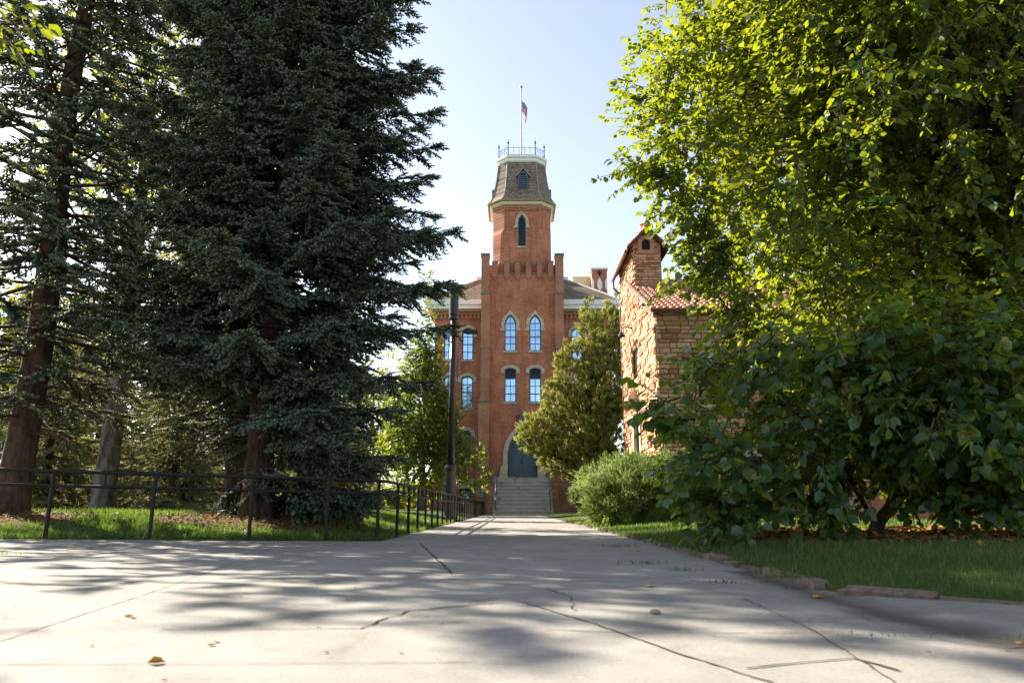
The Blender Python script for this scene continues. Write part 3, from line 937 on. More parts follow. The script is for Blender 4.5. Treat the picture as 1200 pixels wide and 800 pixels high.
# young trees and background crowns
broadleaf('maple', 'yellow green maple between the lamp post and the brick hall', 'tree', (-5.6, 45.5, 0.1), 41,
          [(0, 0, -0.2), (0.1, 0, 2), (0, 0.1, 4), (0.1, 0, 6), (0, 0, 9), (0, 0, 11)], (0.1, 0, 6.6), (3.7, 3.4, 6.4), 1500, 0.22, M['maple_leaf'], M['bark_grey'], 0.22, 12, 12,
          0.3, (0.15, 0.95), 0, LEAF6, 1.0, 1.3, lump=1.5, keep=lambda p: np.hypot(p[:, 0], p[:, 1]) < 4.3 * (1 - p[:, 2] / 14.0),
          extra=[(3.2 + RNG.uniform(-1, .9), RNG.uniform(-1.5, 1.5), RNG.uniform(1.6, 4.6)) for k in range(60)] +
          [tuple(at(RNG.normal(497, 9), RNG.uniform(318, 450), 45.5 + RNG.normal(0, .8)) - Vector((-5.6, 45.5, .1))) for k in range(70)])
broadleaf('roadside_tree', 'sunlit tree beyond the left edge with one leafy bough in the upper left corner', 'tree', (-11.9, 7.6, 0.15), 43,
          [(0, 0, -0.2), (0.1, 0, 2), (0, 0.1, 4), (0.1, 0, 6), (0, 0, 8.5)], (-0.1, 0, 6.2), (2.3, 2.3, 2.6), 600, 0.14, M['linden_leaf'], M['bark_grey'], 0.24, 11, 13,
          0.25, (0.25, 0.95), 0, LEAF6, 0.8, 3.0, lump=0.8,
          extra=[(at(RNG.uniform(-25, 30), RNG.uniform(-30, 55), 7.3) - Vector((-11.9, 7.6, .15)))[:] for k in range(8)])

# far trees: two broadleaf kinds and a sunlit spruce, copied with their own trunk and crown
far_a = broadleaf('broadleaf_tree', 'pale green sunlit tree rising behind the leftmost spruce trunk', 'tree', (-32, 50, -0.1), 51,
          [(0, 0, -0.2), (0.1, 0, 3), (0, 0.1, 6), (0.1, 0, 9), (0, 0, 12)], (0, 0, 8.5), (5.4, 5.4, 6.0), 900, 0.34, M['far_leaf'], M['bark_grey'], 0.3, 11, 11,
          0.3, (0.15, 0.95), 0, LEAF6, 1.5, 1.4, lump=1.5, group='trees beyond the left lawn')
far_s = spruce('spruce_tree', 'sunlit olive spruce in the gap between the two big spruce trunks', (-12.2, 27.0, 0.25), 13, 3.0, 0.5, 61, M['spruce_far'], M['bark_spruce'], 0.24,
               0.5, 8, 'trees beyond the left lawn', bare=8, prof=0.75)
def far(src, x, y, s, rz, label):
    o = copy_tree(src); o.location = (x, y, 0.1); o.scale = (s, s, s); o.rotation_euler[2] = rz; o['label'] = label
    return o
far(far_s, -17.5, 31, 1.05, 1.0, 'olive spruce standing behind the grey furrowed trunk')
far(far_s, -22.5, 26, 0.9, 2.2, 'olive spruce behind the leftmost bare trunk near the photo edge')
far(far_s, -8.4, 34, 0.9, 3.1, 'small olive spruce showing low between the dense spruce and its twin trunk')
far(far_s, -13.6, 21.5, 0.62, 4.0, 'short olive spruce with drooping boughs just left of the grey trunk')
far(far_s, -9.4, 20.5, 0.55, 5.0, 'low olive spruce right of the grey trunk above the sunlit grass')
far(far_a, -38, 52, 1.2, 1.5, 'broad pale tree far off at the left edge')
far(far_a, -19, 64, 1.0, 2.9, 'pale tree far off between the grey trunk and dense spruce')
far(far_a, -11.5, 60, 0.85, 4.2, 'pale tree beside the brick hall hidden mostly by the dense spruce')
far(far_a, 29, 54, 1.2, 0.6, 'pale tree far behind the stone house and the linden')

rfw = np.random.default_rng(77)
def far_wood(xa, xb, y, h, n, label):
    x = rfw.uniform(xa, xb, n)
    top = h * (0.62 + 0.22 * np.sin(x * .21 + 1) + 0.14 * np.sin(x * .53) + 0.1 * np.sin(x * 1.3))
    z = -0.2 + top * rfw.random(n) ** 0.75
    P = np.stack([x, y + rfw.normal(0, 3.0, n), z], 1)
    V, F = bake(*LEAF6, P, rfw.normal(0, 1, (n, 3)), rfw.normal(0, 1, (n, 3)) + np.array([0, -.4, .6]), rfw.uniform(.5, 1.1, n))
    tag(np_mesh('far_wood', V, F, M['far_leaf']), label, 'wood', kind='stuff')
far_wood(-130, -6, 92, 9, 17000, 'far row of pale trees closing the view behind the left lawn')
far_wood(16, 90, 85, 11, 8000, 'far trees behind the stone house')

# the grey furrowed trunk on the left lawn with a high crown
broadleaf('cottonwood', 'grey furrowed trunk standing on the lawn between the two big spruces', 'tree', (-11.2, 20.3, 0.2), 71,
          [(0, 0, -0.2), (0.02, 0, 0.5), (0.04, 0, 2), (0.0, 0.1, 5), (0.1, 0, 8), (0, 0, 11), (0, 0, 14)], (0, 0, 12), (3.6, 3.6, 4.6), 420, 0.2, M['far_leaf'], M['bark_grey'], 0.36, 10, 11,
          0.3, (0.5, 0.95), 0, LEAF6, 1.1, 7.5, lump=1.2)
# slender orange lit trunk
broadleaf('slender_pine', 'slender sunlit orange trunk behind the railing left of the twin spruce trunks', 'tree', (-9.0, 20.6, 0.25), 73,
          [(0, 0, -0.2), (0.0, 0, 1.5), (0.06, 0, 4), (0.0, 0.1, 7), (0.1, 0, 10)], (0, 0, 8.6), (1.9, 1.9, 3.2), 240, 0.16, M['spruce_far'][0], M['bark_spruce'], 0.13, 9, 12,
          0.3, (0.5, 0.95), 0, LEAF6, 0.9, 5.2, lump=1.2)

# ------------------------------------------------------------------ junipers
def tuft_proto(rng, n=26, flare=0.5, wid=0.03):
    """feathery juniper tuft about one unit long, pointing along +x"""
    parts = []
    for k in range(n):
        az = rng.uniform(0, 2 * PI); sp = flare * rng.random() ** 0.6
        d = np.array([1, sp * math.cos(az), sp * math.sin(az)])
        p = np.array([rng.uniform(0, .45), 0.06 * math.cos(az), 0.06 * math.sin(az)])
        parts.append(shoot(rng, p, d, rng.uniform(0.3, 0.62), wid, 5, 0.12, 0.014))
    return merge(parts)

def juniper_tree(name, label, cat, loc, seed, lobes, n, size, mat, up=0.7, flare=0.5, stems=None, shell=0.55, wid=0.03, nt=26, zs=1.0):
    """lobes: (centre, radii) ellipsoids that make up the uneven outline"""
    rng = np.random.default_rng(seed)
    root = thing(name, label, cat, loc)
    protos = [tuft_proto(rng, nt, flare, wid) for k in range(3)]
    P, X, S, K = [], [], [], []
    tb = MB()
    for s in stems or []: tb.tube(*s, 8)
    vols = np.array([np.prod(r) ** (2 / 3) for c, r in lobes]); vols = vols / vols.sum()
    for (c, r), w in zip(lobes, vols):
        c, r = np.array(c, float), np.array(r, float)
        k = int(n * w)
        d = sphere_dirs(rng, k)
        rad = (shell + (1 - shell) * rng.random(k) ** 0.6) * (1 + 1.4 * lumps(d, seed + len(P)))
        p = c + d * r * rad[:, None]
        ok = p[:, 2] > 0.08
        p, d = p[ok], d[ok]
        x = unit(d * 0.75 + np.array([0, 0, up]) + rng.normal(0, 0.28, (len(p), 3)))
        P.append(p); X.append(x); S.append(size * rng.uniform(0.6, 1.25, len(p))); K.append(rng.integers(0, 3, len(p)))
        for j in range(10):                    # boughs that carry the lobe
            b = np.array([0, 0, max(0.1, c[2] * 0.55)]) if stems else np.array([c[0] * .4, c[1] * .4, 0.05])
            e = c + sphere_dirs(rng, 1)[0] * r * 0.7
            e[2] = max(e[2], .15)
            tb.tube([b, (b + e) / 2 + np.array([0, 0, -.05 * np.linalg.norm(e - b)]), e], [0.05, 0.03, 0.012], 5, cap=False)
    P, X, S, K = map(np.concatenate, (P, X, S, K))
    V, F = merge([bake(*protos[k], P[K == k], X[K == k], RNG.normal(0, 1, (int((K == k).sum()), 3)), S[K == k]) for k in range(3)])
    V[:, 2] *= zs
    tb.build('trunk', M['bark_spruce'], root, smooth=True)
    np_mesh('crown', V, F, mat, root)
    return root

JU = Vector((4.7, 46.0, 0.1))
def jl(px, py, rx, rz, dy=0.0, ry=None):
    c = at(px, py, JU.y + dy) - JU
    return ((c.x, dy, c.z), (rx, ry or rx, rz))
juniper_tree('juniper', 'tall yellow green juniper in front of the brick hall entrance', 'tree', JU, 81,
             [jl(728, 372, 0.55, 1.5), jl(712, 385, 0.8, 1.6, .4), jl(690, 395, 0.75, 1.9, -.4), jl(668, 435, 0.9, 1.7), jl(712, 440, 1.5, 2.6, -.3), jl(735, 420, 1.0, 3.0, .3), jl(655, 470, 0.9, 1.5),
              jl(690, 490, 1.9, 2.2), jl(637, 510, 1.15, 1.35, -.3), jl(622, 512, 0.7, 0.9), jl(650, 540, 1.1, 0.8), jl(725, 510, 1.6, 2.4, -.5), jl(700, 545, 1.7, 1.3), jl(752, 480, 1.3, 2.6, .5)],
             4200, 0.62, M['juniper'], 0.75, 0.55, stems=[([(0, 0, -.2), (0.1, 0, 2.5), (0.2, 0, 6), (0.5, 0, 10)], [0.3, 0.24, 0.16, 0.05])], nt=16, wid=0.04)
SH = Vector((3.35, 20.6, 0.08))
juniper_tree('juniper_shrub', 'low bright green feathery juniper shrub beside the kerb', 'shrub', SH, 91,
             [((-0.75, -1.2, 0.75), (0.75, 1.0, 0.7)), ((-0.1, -0.6, 0.95), (1.1, 1.3, 0.85)), ((0.6, 0.3, 1.15), (1.2, 1.5, 0.85)), ((0.2, 1.4, 1.0), (1.2, 1.3, 0.9)),
              ((1.3, 0.2, 0.95), (1.0, 1.2, 0.85)), ((-0.2, -1.7, 0.55), (0.8, 0.7, 0.5)), ((0.3, 0.4, 1.6), (0.8, 1.0, 0.45)), ((-0.5, 0.6, 1.3), (0.8, 1.0, 0.55))],
             2600, 0.5, M['shrub'], 0.4, 0.7, zs=0.86, shell=0.3, wid=0.022, nt=20)

# ------------------------------------------------------------------ grass, litter, leaves, weeds
def scatter_grass(name, label, n, area, zf, seed, hmin, hmax, dens):
    rng = np.random.default_rng(seed)
    x0, x1, y0, y1 = area
    P = np.stack([rng.uniform(x0, x1, n * 4), y0 + (y1 - y0) * rng.random(n * 4) ** 1.6, np.zeros(n * 4)], 1)
    keep = dens(P[:, 0], P[:, 1]) > rng.random(len(P))
    P = P[keep][:n]
    P[:, 2] = [zf(x, y) - 0.005 for x, y in P[:, :2]]
    X = np.stack([rng.normal(0, .32, len(P)), rng.normal(0, .32, len(P)), np.ones(len(P))], 1)
    h = rng.uniform(hmin, hmax, len(P)) * (0.6 + 0.8 * rng.random(len(P)) ** 2)
    S = np.stack([h, 0.004 + 0.0011 * np.maximum(0, P[:, 1] - 4), h], 1)
    V, F = bake(*BLADE, P, X, rng.normal(0, 1, (len(P), 3)), S)
    return tag(np_mesh(name, V, F, M['grass']), label, 'grass', kind='stuff')
def d_left(x, y):
    e = y - np.array([lawn_l_edge(v) for v in x])
    d = (e > -0.03) * (0.35 + 0.65 * (np.sin(x * 2.3 + y) * np.sin(y * 1.7 - x * .6) > -0.35))
    for (tx, ty, r) in ((SPRUCE_A[0], SPRUCE_A[1], 1.7), (SPRUCE_B[0], SPRUCE_B[1], 1.8), (SPRUCE_C[0], SPRUCE_C[1], 1.2)):
        d = d * (0.04 + 0.96 * (np.hypot(x - tx, y - ty) > r + 0.3 * np.sin(3 * x)))
    return d
scatter_grass('grass', 'short grass of the left bank along the railing foot', 120000, (-10, -2.0, 9.3, 26), lawn_l_z, 101, 0.045, 0.11, d_left)
def d_right(x, y):
    e = y - np.array([lawn_r_edge(v) for v in x])
    d = (np.minimum(e, (x - 2.06) * 1.2) > -0.05 + 0.07 * np.sin(x * 7 + y * 5)) * (0.55 + 0.45 * (np.sin(x * 2.1 + y) * np.sin(y * 1.9 - x * .6) > -0.3))
    for (tx, ty, r) in ((BUSH[0], BUSH[1], 2.2), (7.4, 11.3, 2.4), (LINDEN[0], LINDEN[1], 2.6), (SH.x, SH.y, 1.5)):
        d = d * (0.10 + 0.90 * (np.hypot(x - tx, (y - ty) * 1.25) > r + 0.3 * np.sin(3 * x + y)))
    return d
scatter_grass('grass', 'grass of the right lawn in front of and beyond the linden bush', 165000, (1.99, 12, 1.5, 27), lawn_r_z, 103, 0.035, 0.09, d_right)

def scatter_leaves(name, label, n, spots, zf, seed, size):
    rng = np.random.default_rng(seed)
    P = []
    for (x, y, r, w) in spots:
        k = int(n * w); a = rng.uniform(0, 6.28, k); rr = r * np.sqrt(rng.random(k))
        P.append(np.stack([x + rr * np.cos(a), y + rr * np.sin(a) * 0.8, np.zeros(k)], 1))
    P = np.concatenate(P)
    P[:, 2] = [zf(x, y) + rng.uniform(0.012, 0.05) for x, y in P[:, :2]]
    X = np.stack([rng.normal(0, 1, len(P)), rng.normal(0, 1, len(P)), rng.normal(0, .25, len(P))], 1)
    Z = np.stack([rng.normal(0, .35, len(P)), rng.normal(0, .35, len(P)), np.ones(len(P))], 1)
    V, F = bake(*LEAF6, P, X, Z, size * rng.uniform(.5, 1.2, len(P)))
    return tag(np_mesh(name, V, F, M['litter']), label, 'leaf litter', kind='stuff')
scatter_leaves('leaf_litter', 'orange brown fallen leaves under the linden bush', 9000, [(BUSH[0] + .4, BUSH[1] + .5, 2.3, .4), (7.2, 11.3, 2.4, .3), (9, 12.5, 2.8, .2), (6, 8.0, 2, .03)], lawn_r_z, 111, 0.10)
scatter_leaves('leaf_litter', 'reddish needle and cone litter round the spruce trunks', 5200, [(SPRUCE_A[0], SPRUCE_A[1] - .3, 2.0, .4), (SPRUCE_B[0], SPRUCE_B[1] - .2, 2.0, .3), (SPRUCE_C[0], SPRUCE_C[1], 2.2, .3)], lawn_l_z, 113, 0.055)

# dry crumbs of leaf and twig blown against the kerb and over the slabs
rd = np.random.default_rng(131)
DP = [(1.95 - abs(rd.normal(0, .09)), rd.uniform(4.9, 24)) for k in range(420)] + [(rd.uniform(-4, 2.6), rd.uniform(2.2, 11)) for k in range(170)]
for k in range(160):
    t = rd.uniform(0, 3.5); DP.append((2.02 + t - abs(rd.normal(0, .05)), 4.72 - 1.05 * t - abs(rd.normal(0, .06))))
DP += [(x, lawn_l_edge(x) - abs(rd.normal(0, .12)) - .02) for x in rd.uniform(-8, -2.2, 160)]
DP = np.array([(x, y, hz(x) + swale(x, y) + .006) for x, y in DP])
V, F = bake(*LEAF6, DP, np.stack([rd.normal(0, 1, len(DP)), rd.normal(0, 1, len(DP)), rd.normal(0, .15, len(DP))], 1), np.stack([rd.normal(0, .3, len(DP)), rd.normal(0, .3, len(DP)), np.ones(len(DP))], 1),
            np.stack([rd.uniform(.008, .03, len(DP)), rd.uniform(.006, .02, len(DP)), rd.uniform(.008, .02, len(DP))], 1))
tag(np_mesh('leaf_litter', V, F, M['litter']), 'dry crumbs of leaf blown along the kerb and over the concrete', 'leaf litter', kind='stuff')

# weeds in the joints of the paving and along the kerb
rw = np.random.default_rng(121)
WP = []
for (px, py, n, s) in ((1020, 744, 26, .10), (1068, 746, 22, .08), (845, 682, 40, .10), (882, 684, 24, .07), (935, 682, 90, .10), (8, 656, 40, .10), (760, 660, 30, .1), (1180, 746, 16, .08), (800, 668, 26, .08), (725, 640, 40, .12)):
    g = gnd(px, py)
    for k in range(n):
        WP.append((g.x + rw.normal(0, s), g.y + rw.normal(0, s * .4), hz(g.x) + (0.03 if px == 935 else 0.0)))
WP = np.array(WP)
h = rw.uniform(.35, 1, len(WP)) * np.clip(WP[:, 1] * .006, .012, .05)
V, F = bake(*BLADE, WP, np.stack([rw.normal(0, .6, len(WP)), rw.normal(0, .6, len(WP)), np.ones(len(WP))], 1), rw.normal(0, 1, (len(WP), 3)), np.stack([h, h * 0.3, h], 1))
tag(np_mesh('weeds', V, F, M['grass']), 'small weeds growing in the concrete joints and kerb', 'weeds', kind='stuff')

def fallen_leaf(px, py, size, label, rz=0.0, curl=0.35):
    g = gnd(px, py); z = hz(g.x) + swale(g.x, g.y)
    V = LEAF6[0].copy() * size
    V[:, 2] = np.abs(V[:, 1]) * curl + 0.12 * (V[:, 0] - size * .5) ** 2 / size
    V[:, 2] -= V[:, 2].min()
    me = bpy.data.meshes.new('fallen_leaf'); me.from_pydata([tuple(v) for v in V], [], [tuple(f) for f in LEAF6[1]]); me.materials.append(M['fallen'])
    o = link(bpy.data.objects.new('fallen_leaf', me)); o.location = (g.x, g.y, z + 0.003); o.rotation_euler = (0, 0, rz)
    md = o.modifiers.new('thick', 'SOLIDIFY'); md.thickness = 0.002
    tag(o, label, 'leaf', 'fallen leaves on the concrete')
fallen_leaf(172, 778, 0.055, 'curled orange leaf on bright concrete, largest near the bottom left', 0.3, 0.8)
fallen_leaf(146, 723, 0.045, 'yellow leaf on sunlit concrete at the far left of the bright patch', 1.2)
fallen_leaf(153, 724, 0.035, 'tiny yellow leaf touching the leaf at the bright patch', -0.4)
fallen_leaf(243, 757, 0.03, 'small tan leaf between the orange leaf and the long joint', 0.7)
fallen_leaf(254, 753, 0.03, 'small tan leaf just right of its twin on bright concrete', 2.0)
fallen_leaf(379, 765, 0.02, 'tiny brown leaf fragment below the jagged crack, left one', 0.1)
fallen_leaf(470, 766, 0.018, 'tiny brown leaf fragment below the jagged crack, right one', 1.9)
fallen_leaf(757, 688, 0.07, 'tan leaf lying alone in the shade mid walk', 0.4)
fallen_leaf(746, 646, 0.09, 'orange leaf near the kerb opposite the juniper shrub', 0.9)
fallen_leaf(952, 697, 0.08, 'pale dry leaf at the kerb corner beside the weeds', 0.2, 0.5)
fallen_leaf(1192, 746, 0.05, 'pale leaf on the slab at the right edge', 0.5)

# a pebble
mb = MB()
for k in range(1):
    g = gnd(768, 719)
    rings = []
    for i, (rr, z) in enumerate(((0.6, 0), (1, .35), (.8, .8), (.25, 1))):
        rings.append([(g.x + .03 * rr * math.cos(a) * (1 + .2 * math.sin(3 * a)), g.y + .02 * rr * math.sin(a), z * .022) for a in [2 * PI * j / 8 for j in range(8)]])
    mb.loft(rings)
tag(mb.build('pebble', M['cap_stone'], smooth=True), 'dark pebble lying on the walk right of the long joint', 'pebble')

# ------------------------------------------------------------------ brick hall with its tower
YT = 58.9                                    # front of the tower wall
YB = 58.45                                   # front of the buttresses
YW = 60.9                                    # front of the wings
hall = thing('university_hall', 'red brick hall with tall central tower, slate blue windows and iron crest', 'building', (0, 0, 0))

def TX(px, py, Y=YT): return at(px, py, Y).x
def TZ(py, Y=YT, px=612): return at(px, py, Y).z
XC = TX(612.3, 400)
HW = 2.82                                    # half width of the tower wall between buttresses
def arch_pts(x0, x1, z0, z1, kind, n=9, rise=None):
    """outline from the sill round the head (x,z), counter-clockwise from lower left"""
    xm, w = (x0 + x1) / 2, x1 - x0
    pts = [(x0, z0), (x1, z0)]
    if kind == 'rect': return pts + [(x1, z1), (x0, z1)]
    if kind == 'lancet':
        hgt = rise or w * 0.87
        zs = z1 - hgt
        rad = (hgt * hgt + (w / 2) ** 2) / w              # two equal arcs that meet at the point
        a_end = math.atan2(hgt, w / 2 - (w - rad)) if rad < w else math.asin(min(1, hgt / rad))
        a_end = math.asin(min(1.0, hgt / rad))
        right = [(x1 - rad + rad * math.cos(a_end * k / n), zs + rad * math.sin(a_end * k / n)) for k in range(n + 1)]
        left = [(x0 + rad - rad * math.cos(a_end * k / n), zs + rad * math.sin(a_end * k / n)) for k in range(n, -1, -1)]
        return pts + right + left[1:]
    hgt = rise or w * 0.18
    zs = z1 - hgt
    rad = (hgt * hgt + (w / 2) ** 2) / (2 * hgt)
    a0 = math.asin(min(1, (w / 2) / rad))
    return pts + [(xm + rad * math.sin(a0 - 2 * a0 * k / (2 * n)), z1 - rad + rad * math.cos(a0 - 2 * a0 * k / (2 * n))) for k in range(2 * n + 1)]

def inset(pts, d):
    """outline shrunk towards its own middle line by about d"""
    n = len(pts); out = []
    for i in range(n):
        a, b, c = Vector(pts[i - 1]), Vector(pts[i]), Vector(pts[(i + 1) % n])
        e1, e2 = (b - a), (c - b)
        if e1.length < 1e-6 or e2.length < 1e-6: out.append(tuple(b)); continue
        n1, n2 = Vector((-e1.y, e1.x)).normalized(), Vector((-e2.y, e2.x)).normalized()
        m = n1 + n2
        if m.length < 1e-6: m = n1
        m.normalize()
        out.append(tuple(b + m * d / max(0.45, m.dot(n1))))
    return out

def window(parent, x0, x1, z0, z1, Y, kind, cols=2, rows=4, rise=None, hood='arch', louvre=0.0, frame_mat=None, depth=0.16, hood_w=0.24, fw=0.09, full_louvre=False, sill=True, trim=None):
    """returns the outline used to cut the wall; builds frame > glazing bars and pane, hood, sill"""
    fm = frame_mat or M['bluegrey']
    trim = trim or M['stone_trim']
    o = arch_pts(x0, x1, z0, z1, kind, rise=rise)
    i_ = inset(o, fw)
    mb = MB(); mb.ring(inset(o, 0.004), i_, Y + depth - 0.03, Y + depth + 0.08)
    w = mb.build('window', fm, parent)
    mb = MB(); mb.prism(inset(o, fw * 0.5), Y + depth + 0.045, Y + depth + 0.06)
    mb.build('pane', M['glass'] if not full_louvre else M['dark'], w)
    bars = MB()
    zl = z1 - (z1 - z0) * louvre
    if not full_louvre:
        zt = zl if louvre else z1 - (rise or 0) * 0.15
        bw = 0.028
        for k in range(1, cols):
            x = x0 + (x1 - x0) * k / cols; bars.box(x - bw, x + bw, Y + depth, Y + depth + 0.04, z0 + fw, zt - fw * .9)
        for k in range(1, rows):
            z = z0 + fw * .5 + (zt - z0 - fw * .5) * k / rows
            q = bw * (1.6 if k == rows // 2 else 1)
            bars.box(x0 + fw * .8, x1 - fw * .8, Y + depth + 0.002, Y + depth + 0.038, z - q, z + q)
        bars.build('glazing_bar', fm, w)
    if louvre or full_louvre:
        lb = MB()
        za = zl if louvre else z0
        n = max(4, int((z1 - za) / (0.15 if louvre else 0.19)))
        xm = (x0 + x1) / 2
        for k in range(n):
            z = za + (z1 - za) * (k + .4) / n
            hw = (x1 - x0) / 2 - fw * .7
            if kind == 'lancet':
                hgt = rise or (x1 - x0) * 0.87
                t = (z - (z1 - hgt)) / hgt
                if t > 0: hw *= max(0.0, 1 - t ** 1.6)
            if kind == 'seg' and k == n - 1: hw *= 0.9
            if hw < .06: continue
            lb.add([(xm - hw, Y + depth - .02, z - .03), (xm + hw, Y + depth - .02, z - .03), (xm + hw, Y + depth + .04, z + .07), (xm - hw, Y + depth + .04, z + .07),
                    (xm - hw, Y + depth - .02, z - .01), (xm + hw, Y + depth - .02, z - .01), (xm + hw, Y + depth + .04, z + .09), (xm - hw, Y + depth + .04, z + .09)],
                   [(0, 3, 2, 1), (4, 5, 6, 7), (0, 1, 5, 4), (1, 2, 6, 5), (2, 3, 7, 6), (3, 0, 4, 7)])
        if louvre: lb.box(x0 + fw * .5, x1 - fw * .5, Y + depth + .042, Y + depth + .05, zl, z1 - .12, 1)
        if louvre: lb.box(x0 + fw * .6, x1 - fw * .6, Y + depth - .01, Y + depth + .041, zl - .05, zl + .03)
        lb.build('louvre', [M['louvre'], M['dark']], w)
    if hood:
        n = len(o)
        head = o[2:]                                   # right spring round to left spring
        drop = 0.45 if kind != 'seg' else 0.32
        inn = [(x1, head[0][1] - drop)] + head + [(x0, head[-1][1] - drop)]
        xm = (x0 + x1) / 2
        outp = []
        for k, (x, z) in enumerate(inn):
            dx = hood_w * (1 if x > xm + 1e-3 else (-1 if x < xm - 1e-3 else 0))
            t = abs(x - xm) / ((x1 - x0) / 2)
            up = hood_w * (1.0 if kind == 'lancet' else 0.9) * (1 - 0.75 * t ** 2)
            if k in (0, len(inn) - 1): up = 0
            if kind == 'lancet' and abs(x - xm) < 0.02: up *= 1.5
            outp.append((x + dx * min(1, t * 1.15 if kind == 'lancet' else t), z + up))
        hb = MB()
        m = len(inn)
        V = [(x, Y - .07, z) for x, z in outp] + [(x, Y - .07, z) for x, z in inn] + [(x, Y + .05, z) for x, z in outp] + [(x, Y + .1, z) for x, z in inn]
        F = []
        for k in range(m - 1):
            j = k + 1
            F += [(k, j, m + j, m + k), (k, 2 * m + k, 2 * m + j, j), (m + j, 3 * m + j, 3 * m + k, m + k)]
        F += [(0, m, 3 * m, 2 * m), (m - 1, 3 * m - 1, 4 * m - 1, 2 * m - 1)]
        hb.add(V, F)
        if kind == 'lancet':                           # little shoulders at the springing
            for sgn, (x, z) in ((1, outp[0]), (-1, outp[-1])):
                hb.box(min(x - .02 * sgn, x + .12 * sgn), max(x - .02 * sgn, x + .12 * sgn), Y - .09, Y + .04, z - .02, z + .16)
        hb.build('hood', trim, w)
    if sill:
        sb = MB(); sb.box(x0 - .1, x1 + .1, Y - .08, Y + depth + .02, z0 - .14, z0 - .003)
        sb.build('sill', trim, w)
    return o

# --- tower body
zpar = TZ(321)                               # foot of the crenels
mb = MB(); mb.box(XC - HW, XC + HW, YT, YT + 6.2, 0.0, zpar)
tower = mb.build('tower_wall', M['brick'], hall)
cut = MB()
for (a, b) in ((591.2, 605.0), (620.4, 634.2)):
    x0, x1 = TX(a, 400), TX(b, 400)
    o = window(hall, x0, x1, TZ(411), TZ(368.5), YT, 'lancet', 2, 5, rise=(x1 - x0) * .95, hood_w=.26)
    cut.prism(o, YT - .5, YT + .45)
    x0, x1 = TX(a, 450), TX(b, 450)
    o = window(hall, x0, x1, TZ(471), TZ(431), YT, 'seg', 2, 3, rise=.16, louvre=.30, hood_w=.28)
    cut.prism(o, YT - .5, YT + .45)
# door
x0, x1 = TX(594.8, 540), TX(629.8, 540)
zd0, zd1 = TZ(559.5), TZ(501)
dpts = arch_pts(x0, x1, zd0, zd1, 'lancet', 12, rise=(zd1 - zd0) * .58)
cut.prism(dpts, YT - .5, YT + .6)
carve(tower, cut)
mb = MB(); mb.prism(inset(dpts, .003), YT + .32, YT + .42)
door = mb.build('door', M['bluegrey'], hall)
mb = MB()
xm = (x0 + x1) / 2
for k, s in enumerate((-1, 1)):
    for j in range(5):                       # tracery strips on each leaf
        x = xm + s * (0.16 + j * .21)
        zt = zd1 - .5 - (abs(x - xm) / 1.2) ** 1.7 * 2.1
        mb.box(x - .025, x + .025, YT + .285, YT + .323, zd0 + 1.0, zt)
    mb.box(min(xm + s * .05, xm + s * 1.1), max(xm + s * .05, xm + s * 1.1), YT + .28, YT + .322, zd0 + .93, zd0 + 1.05)
    mb.box(min(xm + s * .05, xm + s * 1.1), max(xm + s * .05, xm + s * 1.1), YT + .28, YT + .322, zd0 + .06, zd0 + .16)
    for j in range(5):
        x = xm + s * (0.10 + j * .24)
        mb.box(x - .02, x + .02, YT + .286, YT + .321, zd0 + .16, zd0 + .93)
    for j in range(2):                       # small pointed arches
        xa, xb = xm + s * (.1 + j * .5), xm + s * (.55 + j * .5)
        xa, xb = min(xa, xb), max(xa, xb)
        zt = zd1 - 1.05 - j * .75
        q = arch_pts(xa, xb, zt - 1.2, zt, 'lancet', 6); mb.ring(q, inset(q, .04), YT + .282, YT + .3215)
mb.box(xm - .03, xm + .03, YT + .27, YT + .321, zd0, zd1 - .1)
mb.build('door_panel', M['bluegrey'], door)
mb = MB(); mb.box(xm - .1, xm - .06, YT + .22, YT + .28, zd0 + 1.15, zd0 + 1.45); mb.build('handle', M['iron'], door)
# stone surround with stepped shoulders
inn = [(x1, zd0)] + dpts[2:] + [(x0, zd0)]
outp = []
for (x, z) in inn:
    t = (z - zd0) / (zd1 - zd0)
    w = 0.82 if t < .24 else (0.62 if t < .42 else 0.36)
    s = 1 if x > xm + 1e-3 else (-1 if x < xm - 1e-3 else 0)
    k = abs(x - xm) / ((x1 - x0) / 2)
    outp.append((x + s * w * min(1, k * 1.2), z + (0 if t <= 0.01 else .5 * (1 - k) ** .8)))
# stepped jamb: extra points at the two shoulders
zs1, zs2 = zd0 + .24 * (zd1 - zd0), zd0 + .42 * (zd1 - zd0)
inn2 = [inn[0], (x1, zs1), (x1 , zs1 + .002)] + inn[1:-1] + [(x0, zs1 + .002), (x0, zs1), inn[-1]]
out2 = [(x1 + .66, zd0), (x1 + .52, zs1), (x1 + .38, zs1 + .002)] + outp[1:-1] + [(x0 - .38, zs1 + .002), (x0 - .52, zs1), (x0 - .66, zd0)]
mb = MB(); m = len(inn2)
V = [(x, YT - .16, z) for x, z in out2] + [(x, YT - .16, z) for x, z in inn2] + [(x, YT + .05, z) for x, z in out2] + [(x, YT + .33, z) for x, z in inn2]
F = []
for k in range(m - 1):
    j = k + 1
    F += [(k, j, m + j, m + k), (k, 2 * m + k, 2 * m + j, j), (m + j, 3 * m + j, 3 * m + k, m + k)]
mb.add(V, F)
mb.box(xm - .24, xm + .24, YT - .24, YT + .02, zd1 + .1, zd1 + .75)
mb.build('door_surround', M['stone_trim'], hall)
